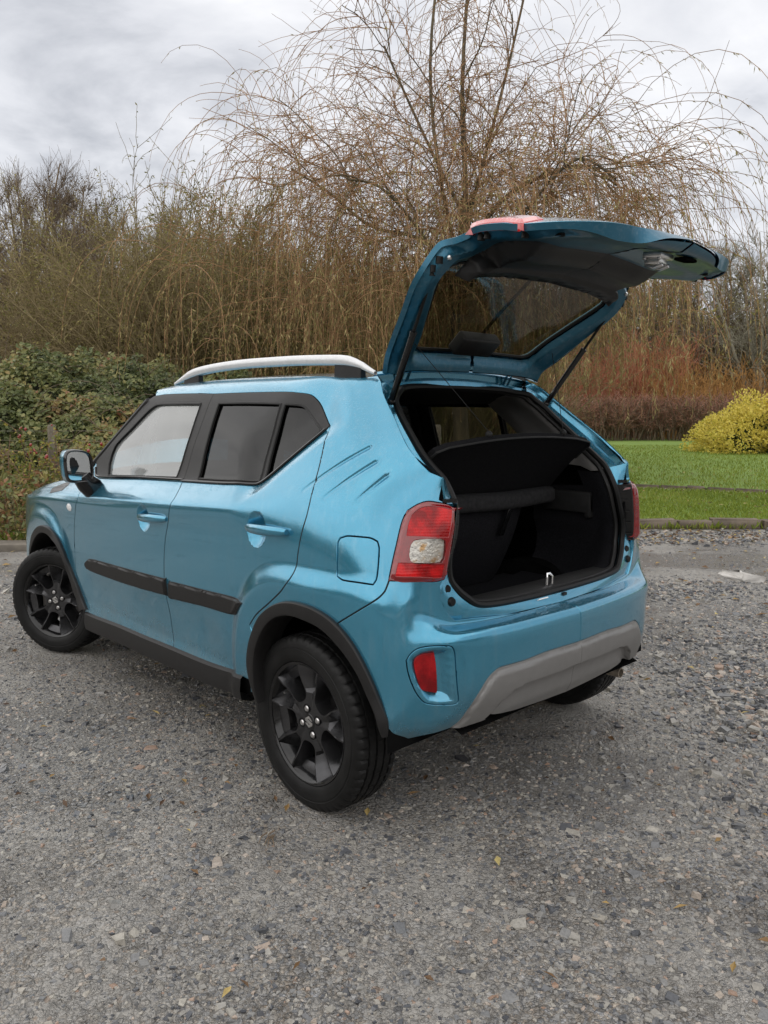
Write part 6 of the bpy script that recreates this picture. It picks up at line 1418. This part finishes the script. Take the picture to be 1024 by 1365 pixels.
# wiper motor cover, hinge plates, buffers
mbx = Vector(on_gate(-1.13, 1.468, -.060)); nrm_t = math.atan2(-.36, -.40)
MB().tube(np.concatenate([off(-.016)(gdl[:, 0], gdl[:, 1]), mirr(off(-.016)(gdl[:, 0], gdl[:, 1]))]), .007, 6, closed=True).build('glass_seal', M['rubber'], tg)
mb = MB().box(Vector(on_gate(-1.12, 1.447, -.050))+Vector((0, .035, 0)), (.050, .210, .085), Matrix.Rotation(R(48), 3, 'Y')); mb.build('wiper_motor_cover', M['trim'], tg, bevel=.010, seg=3)
for mir in (False, True):
    for uv_, r in (((-.72, .835), .014), ((-.530, 1.205), .012), ((-.54, 1.235), .010), ((-.520, 1.225), .009), ((-.645, 1.06), .012), ((-.645, 1.03), .010), ((-.655, .88), .011)):
        p = on_gate(uv_[0], uv_[1], -.034)
        MB().lathe([(-.004, .002), (.010, r*.8), (.010, r), (-.012, r)], 'x', 14, tuple(p)).build('rubber_buffer', M['rubber'], tg, mirror=mir)
    p = on_gate(-.558, 1.19, -.045); MB().ball(tuple(p), .009, 6).build('ball_stud', M['steel'], tg, mirror=mir)
# hinges (body to gate), struts, cords
def gate_pt(p): return np.array(tg.matrix_basis @ Vector(p))
for sy in (1, -1):
    h = MB(); hb = Vector((.012, .287*sy, 1.515))
    h.tube([hb+Vector((.02, 0, -.035)), hb+Vector((.0, 0, .0)), hb+Vector((-.014, 0, .03)), hb+Vector((-.018, 0, .05))], .006, 6).tube([hb+Vector((.02, .03*sy, -.035)), hb+Vector((.0, .03*sy, .0)), hb+Vector((-.014, .03*sy, .03))], .005, 6).box(hb+Vector((-.018, .014*sy, .055)), (.012, .06, .03))
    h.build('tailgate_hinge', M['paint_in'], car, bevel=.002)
    a = Vector((-.075, .459*sy, 1.414)); b = Vector((-.342, .533*sy, 1.806)); d = (b-a)
    s_ = MB().tube([a, a+d*.56], .0115, 12).tube([a+d*.555, a+d*.575], .013, 12).ball(a, .015, 6).build('gas_strut', M['gloss_black'], car)
    MB().tube([a+d*.56, b], .0055, 10).ball(b, .012, 6).tube([b-d*.05, b], .010, 10).build('strut_rod', M['rubber'], s_)
    k = Vector(K*[1, sy, 1])+Vector((.012, 0, .02)); g_ = Vector((-.10 if sy > 0 else -.12, .42*sy, 1.655))
    MB().tube([k, g_], .0014, 5).build('shelf_cord', M['trim_grey'], car)
# roof-end channel between hinge line and seal
rows = [[(x, y, z-.03*(y/.45)**2*(1 if i < 3 else .8)) for y in np.linspace(-.44, .44, 17)] for i, (x, z) in enumerate(((.045, 1.548), (.035, 1.540), (.040, 1.512), (.012, 1.500), (.008, 1.482), (.02, 1.470)))]
MB().grid(rows).build('roof_end_channel', M['paint'], car, angle=25)

# ------------------------------------------------------------------ wheels
def wheel_meshes():
    # tyre
    prof = [(.068, .213), (.078, .217), (.0850, .228), (.0880, .245), (.0885, .262), (.0868, .2635), (.0866, .268), (.0875, .2695), (.0855, .284), (.0800, .2965), (.0745, .3025), (.066, .3055), (.053, .3070), (.0515, .3005), (.0455, .3005), (.044, .3073), (.022, .3080), (.0205, .3010), (.0135, .3010), (.012, .3082)]
    prof = prof+[(-a, r) for a, r in prof[::-1]]
    n = 260; m = len(prof); V = np.empty((n, m, 3))
    for k in range(n):
        t = 2*math.pi*k/n
        for i, (a, r) in enumerate(prof):
            ph = (k+(2 if a < 0 else 0)) % 5
            if ph == 0 and .0735 < abs(a) < .084 and r > .29: r = r-.006
            if ph == 0 and .050 < abs(a) <= .0745 and r > .302: r = r-.0065
            if ((k+int(a*120)) % 8) == 0 and abs(a) < .046 and r > .304: r = r-.004
            V[k, i] = (r*math.cos(t), a, r*math.sin(t))
    idx = np.arange(n*m).reshape(n, m); nx = np.roll(idx, -1, 0)
    F = np.stack([idx[:, :-1], nx[:, :-1], nx[:, 1:], idx[:, 1:]], -1).reshape(-1, 4)
    ty = np_mesh('tyre', V.reshape(-1, 3), F, M['tyre']); ty.set_sharp_from_angle(angle=R(32))
    # alloy face: five U-shaped pockets with raised rims, V-valleys between them
    PH = [R(50+72*k) for k in range(5)]
    r_arm = np.linspace(.2065, .104, 9)
    tw = lambda r: np.interp(r, [.10, .15, .2065], [.039, .052, .074])
    armR = [(math.sqrt(r*r-tw(r)**2), tw(r)) for r in r_arm]
    arc = [(.084, .0345), (.0755, .025), (.0715, .012), (.0705, 0)]
    half = armR+arc; U = np.array(half+[(p, -t) for p, t in half[::-1][1:]])
    T_ = np.gradient(U, axis=0); T_ /= np.linalg.norm(T_, axis=1, keepdims=True); Wn = np.stack([T_[:, 1], -T_[:, 0]], 1)
    if (Wn[len(half)-1] @ np.array([1., 0])) < 0: Wn = -Wn          # towards the pocket
    n_ = len(U); rad = np.hypot(U[:, 0], U[:, 1])
    top = lambda r: .0545+.0175*sst(.09, .20, r)
    mb = MB()
    def P3_(q, y, a): c, s_ = math.cos(a), math.sin(a); return (-(q[0]*c-q[1]*s_), y, q[0]*s_+q[1]*c)
    d_in = np.interp(rad, [.07, .15, .2065], [.050, .044, .026])
    Ui, Uo = U+Wn*.0028, U-Wn*.0028; I1 = U+Wn*np.interp(rad, [.07, .12, .2065], [.014, .016, .020])[:, None]
    ht = np.array([top(r) for r in rad])
    k0 = 3                                                          # floor panel spans arm samples 0..k0
    for a in PH:
        row = lambda Q, y: [P3_(q, yy, a) for q, yy in zip(Q, y)]
        mb.grid([row(Uo, ht), row(Ui, ht), row(I1, ht-d_in)])
        fl = [[P3_(I1[i], ht[i]-d_in[i], a), P3_((I1[i]+I1[n_-1-i])*.5, ht[i]-d_in[i]-.003, a), P3_(I1[n_-1-i], ht[i]-d_in[i], a)] for i in range(k0+1)]
        mb.grid(fl)
        hole = [P3_(I1[i], ht[i]-d_in[i], a) for i in range(k0, n_-k0)]; dn = [(x, y-.03, z) for x, y, z in hole]
        mb.grid([hole, dn]); mb.grid([[hole[0], fl[k0][1], hole[-1]], [dn[0], (fl[k0][1][0], fl[k0][1][1]-.03, fl[k0][1][2]), dn[-1]]])
        na = len(armR)
        for sg in (1, -1):
            arm = Uo[:na] if sg > 0 else Uo[::-1][:na]
            cl = []
            for q in arm:
                r = np.hypot(*q); cv = np.array([r*math.cos(R(36)), sg*r*math.sin(R(36))]); dist = np.hypot(*(cv-q)); cl.append((cv, top(r)-min(.062, 1.5*dist)*(1 if r > .112 else .25)))
            A_ = [P3_(q, top(np.hypot(*q)), a) for q in arm]; B_ = [P3_(c, y, a) for c, y in cl]
            mb.grid([A_, B_])
            # hub web from the arc back to the valley head
            last = arm[-1]
            hub = [P3_(q, .0545, a) for q in (Uo[na-1:len(half)] if sg > 0 else Uo[::-1][na-1:len(half)])]
            ctr = (0, .0545, 0); vh = B_[-1]
            for i in range(len(hub)-1): mb.add([ctr, hub[i], hub[i+1]], [(0, 1, 2)])
            mb.add([ctr, hub[0], vh], [(0, 1, 2)])
    ro = mb.build('rim_face', M['rim'], None, angle=24, recalc=True); rim = ro.data; bpy.data.objects.remove(ro)
    return ty, rim, PH
TY, RIMF, PH = wheel_meshes()
barrel = MB().lathe([(.072, .204), (.0765, .210), (.0780, .2140), (.074, .2165), (.068, .212), (.062, .204), (.02, .190), (-.06, .186), (-.08, .20)], 'y', 90)
bo = barrel.build('rim_barrel', M['gloss_black'], None, angle=40); BAR = bo.data; bpy.data.objects.remove(bo)
def proto_mesh(mb, name, m, **k):
    o = mb.build(name, m, None, **k); d = o.data; bpy.data.objects.remove(o); return d
DSC = proto_mesh(MB().lathe([(-.03, .0), (-.03, .07), (-.005, .072), (-.005, .075), (-.022, .078), (-.022, .128), (-.034, .128), (-.034, .02)], 'y', 60), 'brake_disc', M['disc'])
NUT = proto_mesh(MB().lathe([(-.03, .0112), (-.002, .0112), (.002, .008), (.003, .0)], 'y', 10), 'wheel_nut', M['steel'])
NUTH = proto_mesh(MB().lathe([(.0006, .0165), (.0012, .0145), (-.010, .0135), (-.012, .0)], 'y', 16), 'nut_recess', M['dark'])
CAP = proto_mesh(MB().lathe([(-.01, .0295), (.001, .0290), (.003, .027), (.0035, .0)], 'y', 28), 'hub_cap', M['gloss_black'])
sp = [(.95, .33), (.0, 1.0), (-.95, .42), (-.95, .05), (.30, -.38), (-.02, -.55), (-.50, -.28), (-.95, -.33), (0, -1.0), (.95, -.42), (.95, -.05), (-.30, .38), (.02, .55), (.50, .28)]
LOGO = proto_mesh(MB().prism([(-x*.021, 0, z*.021) for x, z in sp], (0, .0022, 0)), 'hub_emblem', M['steel'], bevel=.0006)
CAL = proto_mesh(MB().box((.115, -.02, .0), (.055, .06, .13)), 'brake_caliper', M['disc'], bevel=.01)
VAL = proto_mesh(MB().tube([(0, -.03, 0), (0, .0, 0)], .004, 8), 'valve', M['steel'])
def wheel(x, y, steer=0, spin=0, right=False):
    w = empty('wheel', (x, y, .308), steer+(math.pi if right else 0), car)
    def put(me, name, loc=(0, 0, 0), rot=True, par=w):
        o = link(name, me, par); o.location = loc; o.rotation_euler = (0, spin if rot else 0, 0); return o
    put(TY, 'tyre'); put(RIMF, 'rim'); put(BAR, 'rim_barrel'); put(DSC, 'brake_disc'); put(CAL, 'brake_caliper', rot=False)
    put(CAP, 'hub_cap', (0, .0535, 0)); put(LOGO, 'hub_emblem', (0, .0570, 0))
    for k in range(4):
        a = R(20+90*k)+0; px, pz = .046*math.cos(a), .046*math.sin(a)
        a2 = a-spin; q = (-.046*math.cos(a+spin), .0545, .046*math.sin(a+spin))
        put(NUTH, 'nut_recess', q); put(NUT, 'wheel_nut', (q[0], .0560, q[2]))
    v = link('valve', VAL, w); a = R(158)+spin; v.location = (-.165*math.cos(a), .052, .165*math.sin(a))
    return w
wheel(0, .722); wheel(0, -.722, right=True, spin=R(20))
wheel(2.435, .728, R(27), R(-5)); wheel(2.435, -.728, R(27), R(33), True)
